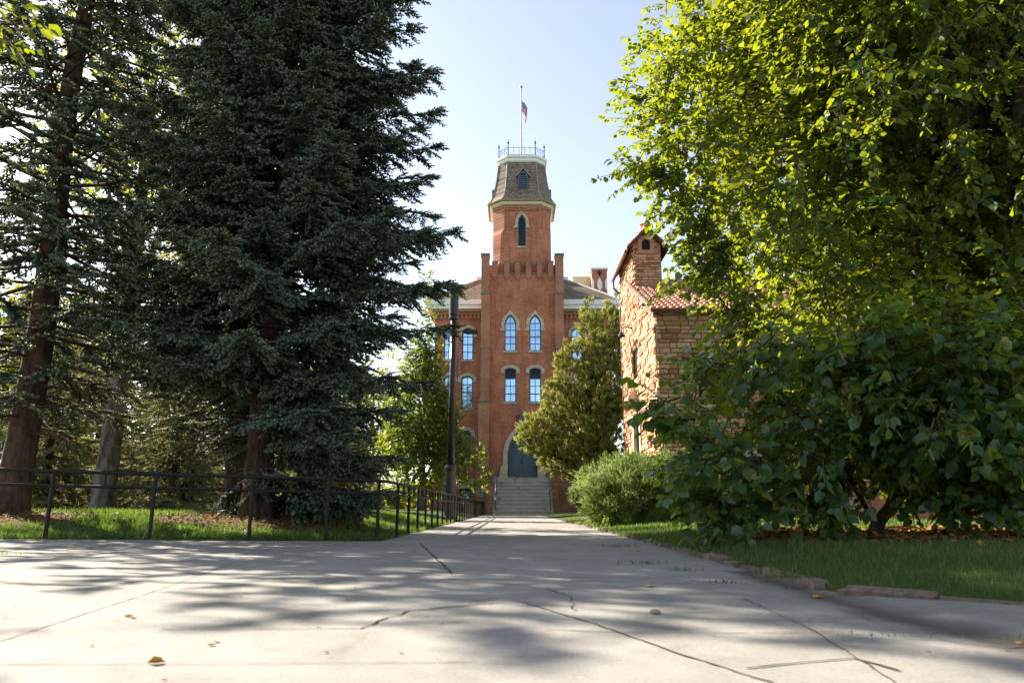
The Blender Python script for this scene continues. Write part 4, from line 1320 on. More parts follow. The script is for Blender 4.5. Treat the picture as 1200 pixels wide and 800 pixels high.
# lantern over the door
mb = MB(); zl = TZ(488)
mb.box(xm - .16, xm + .16, YT - .6, YT - .3, zl - .3, zl + .15); mb.prism([(xm - .22, zl + .15), (xm + .22, zl + .15), (xm, zl + .42)], YT - .63, YT - .27); mb.box(xm - .03, xm + .03, YT - .45, YT, zl + .03, zl + .09)
mb.build('lantern', M['bluegrey'], hall)
mb = MB(); mb.box(xm - .52, xm - .2, YT - .05, YT - .004, zl - .25, zl + .12); mb.build('red_plaque', mat_plain('red plaque paint', (0.35, 0.03, 0.03)), hall)

# --- stepped buttresses at the tower corners
def buttress(s):
    xi = XC + s * HW
    def X(px, py): return TX(612.3 + s * px, py, YB)
    levels = [(0.0, TZ(548, YB), X(54.6, 560)), (TZ(548, YB), TZ(470, YB), X(52.0, 510)), (TZ(470, YB), TZ(408, YB), X(49.3, 440)), (TZ(408, YB), TZ(344, YB), X(48.6, 380)), (TZ(344, YB), TZ(298, YB), X(48.2, 320))]
    mb = MB(); caps = []
    for i, (za, zb, xo) in enumerate(levels):
        yo = YB - .06 * (4 - i)
        inner = xi - s * (0.10 if i < 4 else 0.02)
        mb.box(min(inner, xo), max(inner, xo), yo, yo + 1.0 + .06 * (4 - i), za, zb, 1 if i == 0 else 0)
        cb = MB(); cb.box(min(inner - s * .04, xo + s * .07), max(inner - s * .04, xo + s * .07), yo - .07, yo + 1.06 + .06 * (4 - i), zb - .07, zb + (.13 if i < 4 else .1)); caps.append(cb)
    b = mb.build('buttress', [M['brick_trim'], M['sandstone_brick']], hall)
    for cb in caps: cb.build('cap', M['cap_stone'], b, bevel=0.03)
def mk_sandstone_brick():
    t = NT('coursed red sandstone')
    v = wallvec(t)
    br = t.n('ShaderNodeTexBrick'); t.l(v, br.inputs['Vector'])
    for k, val in (('Color1', (0.34, 0.17, 0.105)), ('Color2', (0.24, 0.105, 0.065)), ('Mortar', (0.2, 0.14, 0.1))): br.inputs[k].default_value = (*val, 1)
    br.inputs['Scale'].default_value = 1; br.inputs['Mortar Size'].default_value = 0.02; br.inputs['Brick Width'].default_value = 0.62; br.inputs['Row Height'].default_value = 0.27
    br.squash = 1.4; br.squash_frequency = 3
    f = t.noise(v, 3, 7, .7)
    t.col(t.mix(1.0, br.outputs['Color'], t.ramp(f, [(0.3, .7), (0.7, 1.3)]), 'MULTIPLY'))
    t.bump(f, .6, .05)
    return t.set(.9, .1)
M['sandstone_brick'] = mk_sandstone_brick()
buttress(-1); buttress(1)
mb = MB()
mb.box(XC - HW + .1, TX(577, 575) , YT - .35, YT - .002, 0, TZ(560)); mb.build('stone_base', M['sandstone_brick'], hall); mb = MB(); mb.box(TX(648, 575), XC + HW - .1, YT - .35, YT - .002, 0, TZ(560))
mb.build('stone_base', M['sandstone_brick'], hall)

# --- battlements
ztop = TZ(306.5)
def merlon(x0, x1, y0, y1, front):
    mb = MB(); mb.box(x0, x1, y0, y1, zpar - .32, ztop - .12)
    if front: mb.prism([(x0, zpar - .323), (x1, zpar - .323), ((x0 + x1) / 2, zpar - .55)], y0 + .04, y0 + .19)
    m = mb.build('merlon', M['brick_trim'], hall)
    cb = MB(); cb.box(x0 - .03, x1 + .03, y0 - .03, y1 + .03, ztop - .12, ztop); cb.build('cap', M['cap_stone'], m)
for px in (580, 594, 606.6, 619.2, 632.2, 645.2):
    x = TX(px, 312); merlon(x - .225, x + .225, YT - .14, YT + .5, True); merlon(x - .225, x + .225, YT + 5.75, YT + 6.25, False)
for k in range(5):
    for s in (-1, 1):
        yy = YT + 1.2 + k * .98
        merlon(XC + s * HW - .25, XC + s * HW + .25, yy - .25, yy + .25, False)
for px in (587, 600.3, 613, 625.7, 638.7):
    x = TX(px, 320); cb = MB(); cb.box(x - .34, x + .34, YT - .06, YT + .5, zpar + .003, zpar + .1); cb.build('crenel_sill', M['cap_stone'], hall)

# --- eight sided drum
DY0 = YT + .45                               # front face of the drum
DW = 2.53
DCY = DY0 + DW
def oct_ring(w, c, z, cx=None, cyy=None):
    cx = XC if cx is None else cx; cyy = DCY if cyy is None else cyy
    return [(cx + x, cyy + y, z) for x, y in ((-w + c, -w), (w - c, -w), (w, -w + c), (w, w - c), (w - c, w), (-w + c, w), (-w, w - c), (-w, -w + c))]
zE = TZ(240, DY0)
zst = TZ(272, DY0)
mb = MB()
mb.loft([oct_ring(DW, .28, zpar - .5), oct_ring(DW, .36, zpar + .55), oct_ring(DW, .62, zpar + 1.25), oct_ring(DW, .70, zst - .12), oct_ring(DW, .97, zst + .32), oct_ring(DW, .98, zE)])
drum = mb.build('drum', M['brick'], hall)
lx0, lx1 = TX(606.8, 270, DY0), TX(616.4, 270, DY0)
o = window(hall, lx0, lx1, TZ(288.5, DY0), TZ(251.5, DY0), DY0, 'lancet', rise=(lx1 - lx0) * 1.1, hood_w=.24, full_louvre=True, depth=.12)
cut = MB(); cut.prism(o, DY0 - .4, DY0 + .35)
carve(drum, cut)
mb = MB()
for k in range(13):                          # brick corbels under the eave
    x = XC - 1.5 + k * .25
    mb.box(x - .07, x + .07, DY0 - .1, DY0 + .05, zE - .55, zE - .28)
mb.loft([oct_ring(DW + .05, .99, zE - .28), oct_ring(DW + .1, 1.0, zE - .02)])
mb.build('corbel_table', M['brick_trim'], hall)
# eave: white cornice, ochre soffit edge
zR = zE + .32
mb = MB(); mb.loft([oct_ring(DW + .12, 1.0, zE - .28 + .285), oct_ring(DW + .26, 1.06, zE + .12), oct_ring(DW + .3, 1.07, zE + .2)])
mb.build('cornice', M['white'], hall)
mb = MB(); mb.loft([oct_ring(DW + .3, 1.07, zE + .203), oct_ring(DW + .5, 1.16, zE + .22), oct_ring(DW + .52, 1.17, zR)])
mb.build('eave', M['ochre'], hall)
# --- curved mansard
zM = TZ(192.5, DY0 + .9)
MW = 2.08
prof = [(0, DW + .5), (.07, DW + .27), (.18, DW + .06), (.35, DW - .09), (.6, DW - .26), (.8, DW - .36), (1, MW)]
rings = [oct_ring(w, .98 * w / DW * (1 + .1 * (1 - t)), zR + .003 + (zM - zR) * t) for t, w in prof]
mb = MB(); mb.loft(rings)
mans = mb.build('mansard_roof', M['shingle'], hall)
mb = MB()
for k in range(8):
    mb = MB(); mb.tube([Vector(r[k]) for r in rings], .065, 5); mb.build('hip_flashing', M['leadblue'], mans)
# dormer louvre on the front slope
yd = DCY - (DW - .12)
dx0, dx1 = TX(608.6, 212, yd), TX(617.6, 212, yd)
dz0, dz1 = TZ(220, yd), TZ(203.5, yd)
def dormer(rot):
    mb = MB()
    q = arch_pts(dx0 - .1, dx1 + .1, dz0 - .1, dz1 + .22, 'lancet', 6)
    mb.prism(q, yd - .2, yd + .9)
    d = mb.build('dormer', M['bluegrey'], mans)
    lb = MB(); n = 6
    q = arch_pts(dx0, dx1, dz0, dz1, 'lancet', 6); lb.prism(q, yd - .215, yd - .203)
    d2 = lb.build('louvre_back', M['dark'], d) if False else None
    lb.build('louvre_opening', M['dark'], mans)
    sl_ = MB()
    for k in range(n):
        z = dz0 + (dz1 - dz0 - .25) * (k + .3) / n
        sl_.box(dx0 + .03, dx1 - .03, yd - .24, yd - .217, z, z + .09)
    sl_.build('slat', M['bluegrey'], mans)
    rf = MB()
    xm_ = (dx0 + dx1) / 2
    rf.add([(xm_, yd - .32, dz1 + .42), (dx1 + .3, yd - .3, dz1 - .35), (dx1 + .3, yd + .7, dz1 - .35), (xm_, yd + .9, dz1 + .42), (dx0 - .3, yd - .3, dz1 - .35), (dx0 - .3, yd + .7, dz1 - .35),
            (xm_, yd - .32, dz1 + .34), (dx1 + .22, yd - .3, dz1 - .40), (dx0 - .22, yd - .3, dz1 - .40)],
           [(0, 1, 2, 3), (4, 0, 3, 5), (0, 6, 7, 1), (0, 4, 8, 6)])
    rf.build('dormer_roof', M['leadblue'], mans)
dormer(0)
for s in (-1, 1):                            # little side dormers seen edge on
    mb = MB(); x = XC + s * (DW - .05)
    mb.box(min(x, x + s * .22), max(x, x + s * .22), DCY - .4, DCY + .4, zR + 1.2, zR + 2.1)
    mb.build('dormer', M['bluegrey'], mans)
# top cornice and iron crest
zC = TZ(184, DY0 + .7)
mb = MB(); mb.loft([oct_ring(MW - .04, .82, zM + .003), oct_ring(MW + .06, .86, zM + .12), oct_ring(MW + .08, .87, zM + .33), oct_ring(MW + .2, .92, zM + .4), oct_ring(MW + .2, .92, zC)])
mb.build('top_cornice', M['white'], hall)
mb = MB(); pr = oct_ring(MW - .02, .84, zC)
crest = MB()
for k in range(8):
    a, b = Vector(pr[k]), Vector(pr[(k + 1) % 8])
    crest.tube([a, a + Vector((0, 0, 1.15))], [.05, .04], 6)
    crest.tube([a + Vector((0, 0, 1.13)), a + Vector((0, 0, 1.28)), a + Vector((0, 0, 1.34)), a + Vector((0, 0, 1.62))], [.035, .1, .05, .01], 6)
    for h_ in (.12, .8): crest.tube([a + Vector((0, 0, h_)), b + Vector((0, 0, h_))], .022, 4)
    n = 5
    for j in range(1, n):
        p = a.lerp(b, j / n); crest.tube([p + Vector((0, 0, .12)), p + Vector((0, 0, .95))], [.018, .014], 4)
        p2 = a.lerp(b, (j + .5) / n) if j < n - 1 else p
        crest.tube([p + Vector((0, 0, .45)), (p + p2) / 2 + Vector((0, 0, .6)), p2 + Vector((0, 0, .45))], .012, 3)
crest.build('iron_crest', M['iron'], hall)

# flagpole and flag
px_ = XC
zP = TZ(104, DCY)
fp = thing('flagpole', 'slim pale flagpole rising from the top of the brick tower', 'flagpole', (px_, DCY, zC))
mb = MB(); mb.tube([(0, 0, 0), (0, 0, zP - zC)], [.07, .045], 8); mb.tube([(0, 0, .003), (0, 0, .45)], [.2, .14], 8)
mb.build('pole', M['steel'], fp)
mb = MB(); L = zP - zC
mb.tube([(0, 0, L), (0, 0, L + .05), (0, 0, L + .15), (0, 0, L + .26), (0, 0, L + .32)], [.03, .11, .15, .1, .02], 8)
mb.build('finial', mat_plain('gilt', (0.5, 0.33, 0.08), 0.35, 0.5, 0.7), fp)

def mk_stripe():
    t = NT('flag stripes')
    uv = t.n('ShaderNodeUVMap')
    sep = t.n('ShaderNodeSeparateXYZ'); t.l(uv.outputs[0], sep.inputs[0])
    s = t.math('MODULO', t.math('FLOOR', t.math('MULTIPLY', sep.outputs[1], 12.999)), 2.0)
    c = t.mix(s, (0.62, 0.012, 0.025), (0.8, 0.8, 0.8))
    inU = t.math('LESS_THAN', sep.outputs[0], .4); inV = t.math('GREATER_THAN', sep.outputs[1], 6 / 13)
    mp = t.scale(uv.outputs[0], 27, 17, 1)
    ff = t.n('ShaderNodeVectorMath', operation='FRACTION'); t.l(mp, ff.inputs[0])
    ds = t.n('ShaderNodeVectorMath', operation='DISTANCE'); t.l(ff.outputs[0], ds.inputs[0]); ds.inputs[1].default_value = (.5, .5, 0)
    star = t.math('LESS_THAN', ds.outputs['Value'], .3)
    blue = t.mix(star, (0.012, 0.03, 0.2), (0.8, 0.8, 0.8))
    t.col(t.mix(t.math('MULTIPLY', inU, inV), c, blue))
    return t.set(.8, .2)
zf1, zf0 = TZ(117.5, DCY), TZ(146.5, DCY)
mb = MB(); nu, nv = 16, 10
hoist, fly = 1.35, 2.3
for i in range(nu + 1):
    for j in range(nv + 1):
        u, v = i / nu, j / nv
        x = .07 + .62 * math.sin(min(u * 1.9, 1.35)) * (1 - .15 * v) * (.55 + .45 * v) - .06 * math.sin(9 * u)
        y = .16 * math.sin(u * 13 + v * 1.4) * min(1, u * 3)
        z = (1 - v) * -hoist * .8 - u * ((zf1 - zf0) - hoist * .8) * (.92 + .08 * math.sin(4 * v))
        mb.v.append((x, y, z))
for i in range(nu):
    for j in range(nv):
        a = i * (nv + 1) + j
        mb.f.append((a, a + nv + 1, a + nv + 2, a + 1)); mb.m.append(0)
fl = mb.build('flag', mk_stripe(), smooth=True)
uvl = fl.data.uv_layers.new(name='UVMap')
for lp in fl.data.loops:
    i, j = divmod(lp.vertex_index, nv + 1); uvl.data[lp.index].uv = (i / nu, j / nv)
fl.location = (px_, DCY, zf1)
tag(fl, 'limp red, white and blue striped flag hanging from the tower flagpole', 'flag')

# --- wings
WX0, WX1 = TX(504.5, 360, YW), TX(721, 360, YW)
zEv = TZ(366, YW)
zBase = TZ(563, YW)
mb = MB()
mb.box(WX0 + .45, WX1 - .45, YW, YW + 17, zBase, zEv)
wing = mb.build('wing_wall', M['brick'], hall)
cut = MB()
def mir(px): return 2 * 612.3 - px
for (a, b, top, bot, rows, rise) in ((520.3, 531.3, 384.5, 421.5, 4, .45), (541.6, 554.6, 384.5, 421.5, 4, .45), (520, 531, 440.5, 478, 4, .22), (540.5, 554, 440.5, 478, 4, .22), (518, 529.5, 504, 540, 4, .22), (538.5, 552, 504, 540, 4, .22)):
    for f in (lambda v: v, mir):
        x0, x1 = sorted((TX(f(a), (top + bot) / 2, YW), TX(f(b), (top + bot) / 2, YW)))
        if f is mir and x1 > WX1 - .5: continue
        o = window(hall, x0, x1, TZ(bot, YW), TZ(top, YW), YW, 'seg', 2, rows, rise=rise, hood_w=.3)
        cut.prism(o, YW - .5, YW + .45)
carve(wing, cut)
mb = MB(); mb.box(WX0 + .40, WX1 - .40, YW - .06, YW + 17.06, 0.0, zBase - .12); base = mb.build('stone_base', M['sandstone_brick'], hall)
cut = MB()
for a, b in ((539, 552),):
    for f in (lambda v: v, mir):
        x0, x1 = sorted((TX(f(a), 577, YW), TX(f(b), 577, YW)))
        o = window(hall, x0, x1, TZ(591, YW), TZ(572, YW), YW - .06, 'rect', 2, 1, hood=None, frame_mat=M['louvre'], sill=False)
        cut.prism(o, YW - .6, YW + .4)
        mb = MB(); mb.box(x0 - .2, x1 + .2, YW - .11, YW + .02, TZ(572, YW) + .004, TZ(572, YW) + .5); mb.build('lintel', M['stone_trim'], hall)
carve(base, cut)
mb = MB(); mb.box(WX0 + .35, WX1 - .35, YW - .12, YW + 17.1, zBase - .117, zBase + .18); mb.build('water_table', M['stone_trim'], hall)
# eaves: corbels, ochre mould, white fascia
mb = MB()
n = int((WX1 - WX0 - 1) / .36)
for k in range(n + 1):
    x = WX0 + .6 + (WX1 - WX0 - 1.2) * k / n
    if abs(x - XC) < HW: continue
    mb.box(x - .09, x + .09, YW - .16, YW + .05, zEv - .62, zEv - .22)
for xa, xb in ((WX0 + .4, XC - HW - .7), (XC + HW + .7, WX1 - .4)):
    mb.box(xa, xb, YW - .18, YW + .05, zEv - .22, zEv - .004)
    mb.box(xa, xb, YW - .05, YW + .05, zEv - .8, zEv - .72)
mb.build('brick_corbel', M['brick_trim'], hall)
def wing_band(name, o, za, zb, mat):
    mb = MB()
    mb.box(WX0 + .45 - o, XC - HW - .02, YW - o, YW + 1, za, zb)
    mb.box(XC + HW + .02, WX1 - .45 + o, YW - o, YW + 1, za, zb)
    mb.box(WX0 + .45 - o, WX1 - .45 + o, YW + 1.003, YW + 17 + o, za, zb)
    return mb.build(name, mat, hall)
zf_a, zf_b = TZ(361.5, YW - .6), TZ(351, YW - .7)
den = MB()
for xa, xb in ((WX0 + .2, XC - HW - .5), (XC + HW + .5, WX1 - .2)):
    k = xa
    while k < xb:
        den.box(k, k + .09, YW - .42, YW - .3, zEv + .02, zEv + .2); k += .2
den.build('dentil', M['cream'], hall)
wing_band('soffit', .30, zEv, zf_a - .003, M['ochre'])
wing_band('fascia', .62, zf_a, zf_a + .34, M['white'])
wing_band('gutter', .78, zf_a + .343, zf_b, M['white'])
# truncated hip roof
rx0, rx1, ry0, ry1 = WX0 + .45 - .74, WX1 - .45 + .74, YW - .74, YW + 17.74
ins = 4.2
zt = TZ(328.5, YW + 3.5)
mb = MB()
mb.loft([[(rx0, ry0, zf_b + .003), (rx1, ry0, zf_b + .003), (rx1, ry1, zf_b + .003), (rx0, ry1, zf_b + .003)],
         [(rx0 + ins, ry0 + ins, zt), (rx1 - ins, ry0 + ins, zt), (rx1 - ins, ry1 - ins, zt), (rx0 + ins, ry1 - ins, zt)]])
roof = mb.build('hip_roof', M['shingle'], hall)
mb = MB()
for (sx, a) in ((rx0, rx0 + ins), (rx1, rx1 - ins)):
    mb.tube([(sx, ry0, zf_b + .05), (a, ry0 + ins, zt + .03)], .09, 6)
mb.box(rx0 + ins - .12, rx1 - ins + .12, ry0 + ins - .12, ry1 - ins, zt + .003, zt + .3)
mb.build('ridge_cap', M['white'], roof)
# plant room and chimneys
ph = at(671, 325.5, 71); ph2 = at(693, 325.5, 71)
mb = MB(); mb.box(ph.x, ph2.x + .2, 71, 75, zt - 1.5, ph.z); mb.box(ph.x - .05, ph2.x + .25, 70.95, 75.05, ph.z + .003, ph.z + .12)
mb.build('plant_room', M['cream'], hall)
YCh = 69.5
c0, c1 = at(693.3, 320, YCh), at(711.3, 320, YCh)
zc1 = at(702, 313.5, YCh).z
mb = MB(); mb.box(c0.x, c1.x, YCh, YCh + 1.6, zf_b - .5, zc1 - .2)
ch = mb.build('chimney', M['brick_trim'], roof)
mb = MB(); mb.box(c0.x - .1, c1.x + .1, YCh - .1, YCh + 1.7, zc1 - .2, zc1); mb.box(c0.x - .08, c1.x + .08, YCh - .08, YCh + 1.68, at(702, 345, YCh).z - .15, at(702, 345, YCh).z)
mb.build('chimney_cap', M['white'], roof)
mb = MB(); w = c1.x - c0.x
def loz(x, hw, lo=None, hi=None):
    za, zb = at(702, 342, YCh).z, at(702, 325, YCh).z
    mb.prism([(x - hw, za + .5), (x, za), (x + hw, za + .5), (x + hw, zb - .5), (x, zb), (x - hw, zb - .5)], YCh - .06, YCh - .003)
loz(c0.x + w * .5, .24)
za, zb = at(702, 342, YCh).z, at(702, 325, YCh).z
mb.prism([(c0.x + .003, za), (c0.x + .22, za + .4), (c0.x + .22, zb - .4), (c0.x + .003, zb)], YCh - .06, YCh - .003)
mb.prism([(c1.x - .003, za), (c1.x - .22, za + .4), (c1.x - .22, zb - .4), (c1.x - .003, zb)], YCh - .06, YCh - .003)
mb.build('chimney_panel', M['white'], roof)
mb = MB(); zs_ = at(702, 320, YCh).z; xs_ = (c0.x + c1.x) / 2
mb.box(xs_ - .06, xs_ + .06, YCh - .08, YCh - .004, zs_ - .3, zs_ + .3); mb.box(xs_ - .22, xs_ + .22, YCh - .07, YCh - .005, zs_ - .05, zs_ + .05)
mb.build('wall_anchor', M['iron'], roof)
YL = 66
c0, c1 = at(508.2, 340, YL), at(516, 340, YL); zc1 = at(512, 331.5, YL).z
mb = MB(); mb.box(c0.x + .05, c1.x - .05, YL, YL + .7, zf_b - .5, zc1 - .35); mb.box(c0.x - .03, c1.x + .03, YL - .06, YL + .76, zc1 - .35, zc1 - .12)
for k in range(3): mb.box(c0.x + k * .24, c0.x + k * .24 + .12, YL - .05, YL + .1, zc1 - .12, zc1)
lc = mb.build('chimney', M['brick_trim'], roof)
mb = MB()
for k in range(2): mb.prism([(c0.x + .1 + k * .3, zc1 - .5), (c0.x + .28 + k * .3, zc1 - .5), (c0.x + .28 + k * .3, zc1 - 1.2), (c0.x + .1 + k * .3, zc1 - 1.2)], YL - .04, YL - .003)
mb.build('chimney_panel', M['white'], roof)

# --- front steps and handrails
SX0, SX1 = at(577.5, 590, 56).x, at(648, 590, 56).x
zland = zd0 - .01
N = 10
st = thing('stone_steps', 'broad rust stained stone steps climbing to the arched blue door', 'steps', (0, 0, 0))
for k in range(N):
    y0_ = 55.2 + k * .32
    mb = MB()
    z1 = zland * (k + 1) / N
    mb.box(SX0, SX1, y0_, 58.4, z1 - zland / N + (.003 if k else -.05), z1)
    mb.box(SX0 - .003, SX1 + .003, y0_ - .04, y0_ + .2, z1 - .07, z1 + .004)
    mb.build('step', M['steps'], st, bevel=0.012)
mb = MB()
mb.box(SX0 - .45, SX0 - .006, 55.6, 58.0, -.05, zland * .45); mb.box(SX0 - .45, SX0 - .006, 57.0, 58.0, zland * .45 + .003, zland * .95)
mb.build('cheek_wall', M['sandstone_brick'], st); mb = MB()
mb.box(SX1 + .006, SX1 + .45, 55.6, 58.0, -.05, zland * .45); mb.box(SX1 + .006, SX1 + .45, 57.0, 58.0, zland * .45 + .003, zland * .95)
mb.build('cheek_wall', M['sandstone_brick'], st)
for s, x in ((-1, SX0 + .22), (1, SX1 - .22)):
    h_ = thing('handrail', 'blue painted handrail on the %s side of the stone steps' % ('left' if s < 0 else 'right'), 'handrail', (x, 55.3, 0), 'handrails of the front steps')
    mb = MB()
    mb.tube([(0, -.25, 1.0), (0, 0, 1.1), (0, 2.75, zland + 1.05), (0, 3.0, zland + 1.05), (0, 3.05, zland + .95)], .055, 8); mb.build('rail', M['bluegrey'], h_, smooth=True)
    for yy, zb, zt_ in ((0, -.02, 1.1), (1.4, zland * .42, zland * .42 + 1.2), (2.85, zland * .93, zland + 1.05)):
        mb = MB(); mb.tube([(0, yy, zb), (0, yy, zt_)], .05, 8); mb.build('post', M['bluegrey'], h_)
# small blue sign on the base
mb = MB(); g = at(565.5, 579, YB - .3)
mb.box(g.x - .13, g.x + .13, YB - .30, YB - .262, g.z - .2, g.z + .14)
tag(mb.build('wall_sign', mat_plain('bright blue sign', (0.02, 0.32, 0.5), .3)), 'small bright blue plate on the stone base left of the steps', 'sign')

# ------------------------------------------------------------------ red sandstone house on the right
HX, HY = 5.72, 28.0                          # near left corner; the left wall runs along +y
house = thing('stone_house', 'rough red sandstone house with tiled roof and small bell turret', 'building', (0, 0, 0))
def px_to_left(px, py):
    """point of the left wall (x = HX) seen at a pixel -> (y, z)"""
    d = ray(px, py); t = HX / d.x
    return d.y * t, CAMH + d.z * t
def px_to_front(px, py): p = at(px, py, HY); return p.x, p.z

def stone_wall(mb, origin, u, nrm, W, top, openings, rng, rows=(0.10, 0.24), lens=(0.22, 0.75), rough=0.05):
    """individual stones over a wall plane; top(u) is the height, openings are (u0,u1,z0,z1)"""
    o, u, nrm = Vector(origin), Vector(u), Vector(nrm)
    zmax = max(top(0), top(W), top(W / 2))
    z = 0.0
    while z < zmax:
        h = rng.uniform(*rows); a = -rng.uniform(0, .3)
        while a < W:
            l = rng.uniform(*lens) * (0.7 + h * 2.5); b = min(a + l, W); a0 = max(a, 0)
            pieces = [(a0, b)]
            for (u0, u1, z0, z1) in openings:
                if z + h > z0 + .01 and z < z1 - .01:
                    nw = []
                    for (p, q) in pieces:
                        if q <= u0 or p >= u1: nw.append((p, q))
                        else:
                            if p < u0: nw.append((p, u0))
                            if q > u1: nw.append((u1, q))
                    pieces = nw
            for (p, q) in pieces:
                if q - p < .05: continue
                tp_, tq_ = min(z + h, top(p)), min(z + h, top(q))
                if tp_ - z < .03 and tq_ - z < .03: continue
                tp_, tq_ = max(tp_, z + .004), max(tq_, z + .004)
                g = .008; pr = rng.uniform(0.2, 1) * rough
                base = [(p + g, z + g), (q - g, z + g), (q - g, tq_ - g), (p + g, tp_ - g)]
                V = [o + u * a_ + Vector((0, 0, z_)) - nrm * .02 for a_, z_ in base]
                i_ = min(.025, (q - p) * .2, h * .2)
                fr = [(p + i_, z + i_), (q - i_, z + i_), (q - i_, tq_ - i_), (p + i_, tp_ - i_)]
                V += [o + u * (a_ + rng.uniform(-.008, .008)) + Vector((0, 0, z_)) + nrm * (pr + rng.uniform(-.6, .6) * rough * .6) for a_, z_ in fr]
                mid = sum((V[k] for k in range(4, 8)), Vector()) / 4 + nrm * rng.uniform(-.3, .9) * rough * .6
                V.append(mid)
                mb.add(V, [(0, 1, 5, 4), (1, 2, 6, 5), (2, 3, 7, 6), (3, 0, 4, 7), (4, 5, 8), (5, 6, 8), (6, 7, 8), (7, 4, 8)])
            a = b
        z += h

rs = random.Random(5)
yT0 = px_to_left(742.3, 300)[0]                # near face of the turret
yT1 = px_to_left(726, 300)[0]
zcor = px_to_left(771, 359)[1]               # eave at the near corner
ytur, ztur = px_to_left(742.6, 338.7)
slope = (ztur - zcor) / (ytur - HY)
zrake = lambda v: zcor + slope * v
WL = yT1 - HY
WT = yT0 - HY
zTe = px_to_left(742.3, 284)[1]                # turret eave
# openings
w0y, w0z = px_to_left(749.5, 447); w1y, w1z = px_to_left(740.8, 406)
win_l = (w0y - HY, w1y - HY, px_to_left(745, 446)[1], px_to_left(745, 406.5)[1])
d0y, d1y = px_to_left(752, 510)[0], px_to_left(745.5, 510)[0]
door_l = (d0y - HY, d1y - HY, 0.0, px_to_left(749, 493)[1])
fx0, fz0 = px_to_front(820, 474); fx1, fz1 = px_to_front(852, 418)
win_f = (fx0 - HX, fx1 - HX, fz0, fz1)
WF = 17.0
win_f2 = (6.2, 7.8, fz0, fz1); win_f3 = (2.6, 4.4, 1.2, 3.0); win_f4 = (10.2, 11.8, fz0, fz1)
mb = MB()
stone_wall(mb, (HX, HY, 0), (0, 1, 0), (-1, 0, 0), WL, lambda v: zrake(v) if v < WT else zTe, [win_l, door_l], rs, (0.10, 0.30), (0.2, 0.6), 0.085)
left_wall = mb.build('rubble_wall', M['sandstone'], house)
mb = MB()
stone_wall(mb, (HX, HY, 0), (1, 0, 0), (0, -1, 0), WF, lambda v: zcor - .05, [win_f, win_f2, win_f3, win_f4], rs, (0.07, 0.24), (0.16, 0.55), 0.06)
mb.build('coursed_wall', M['sandstone'], house)
# solid cores behind the stones
mb = MB()
def core(poly, thick_dir, d):
    pass
E_ = .022
cmb = MB()
# left wall core (thin slab with openings)
cmb.add([(HX + E_, HY + E_, 0), (HX + E_, HY + WT, 0), (HX + E_, HY + WT, zrake(WT) - .02), (HX + E_, HY + E_, zcor - .03),
         (HX + .4, HY + E_, 0), (HX + .4, HY + WT, 0), (HX + .4, HY + WT, zrake(WT) - .02), (HX + .4, HY + E_, zcor - .03)],
        [(0, 3, 2, 1), (4, 5, 6, 7), (0, 1, 5, 4), (1, 2, 6, 5), (2, 3, 7, 6), (3, 0, 4, 7)])
cmb.box(HX + E_, HX + .4, HY + WT + .003, HY + WL, 0, zTe)
lw = cmb.build('wall_core', M['mortar'], house)
cut = MB()
for (u0, u1, z0, z1) in (win_l, door_l): cut.box(HX - .5, HX + .22, HY + u0, HY + u1, z0 - (.1 if z0 == 0 else 0), z1)
carve(lw, cut)
cmb = MB(); cmb.box(HX + .403, HX + WF, HY + E_, HY + .4, 0, zcor - .06)
fw_ = cmb.build('wall_core', M['mortar'], house)
cut = MB()
for (u0, u1, z0, z1) in (win_f, win_f2, win_f3, win_f4): cut.box(HX + u0, HX + u1, HY - .5, HY + .25, z0, z1)
carve(fw_, cut)
cmb = MB(); cmb.box(HX + WF, HX + WF + .3, HY + .02, HY + 11, 0, zcor); cmb.build('wall_core', M['mortar'], house)
# windows: dark metal frame, bars, pane
def metal_window(u0, u1, z0, z1, front, cols, rows):
    f = MB(); b = MB(); g = MB()
    def bx(m, a0, a1, c0, c1, d0, d1):
        if front: m.box(HX + a0, HX + a1, HY + d0, HY + d1, c0, c1)
        else: m.box(HX + d0, HX + d1, HY + a0, HY + a1, c0, c1)
    t = .06
    bx(f, u0 + .002, u0 + t, z0, z1, .06, .14); bx(f, u1 - t, u1 - .002, z0, z1, .06, .14); bx(f, u0 + t, u1 - t, z0, z0 + t, .06, .14); bx(f, u0 + t, u1 - t, z1 - t, z1, .06, .14)
    w = f.build('window', M['iron'], house)
    for k in range(1, cols):
        x = u0 + (u1 - u0) * k / cols; bx(b, x - .025, x + .025, z0 + t, z1 - t, .085, .125)
    for k in range(1, rows):
        z = z0 + (z1 - z0) * k / rows; bx(b, u0 + t, u1 - t, z - .02, z + .02, .088, .122)
    b.build('glazing_bar', M['iron'], w)
    bx(g, u0 + t * .5, u1 - t * .5, z0 + t * .5, z1 - t * .5, .10, .112); g.build('pane', M['glass_dark'], w)
    s = MB(); bx(s, u0 - .1, u1 + .1, z0 - .12, z0 - .003, -.09, .13); s.build('sill', M['stone_trim'], w)
def mk_glass_dark():
    t = NT('dim window glass'); t.col((0.05, 0.04, 0.025)); t.set(.05, .9)
    return t.mat
M['glass_dark'] = mk_glass_dark()
metal_window(*win_l, False, 2, 4)
metal_window(*win_f, True, 2, 3)
metal_window(*win_f2, True, 2, 3)
metal_window(*win_f3, True, 2, 3)
metal_window(*win_f4, True, 2, 3)
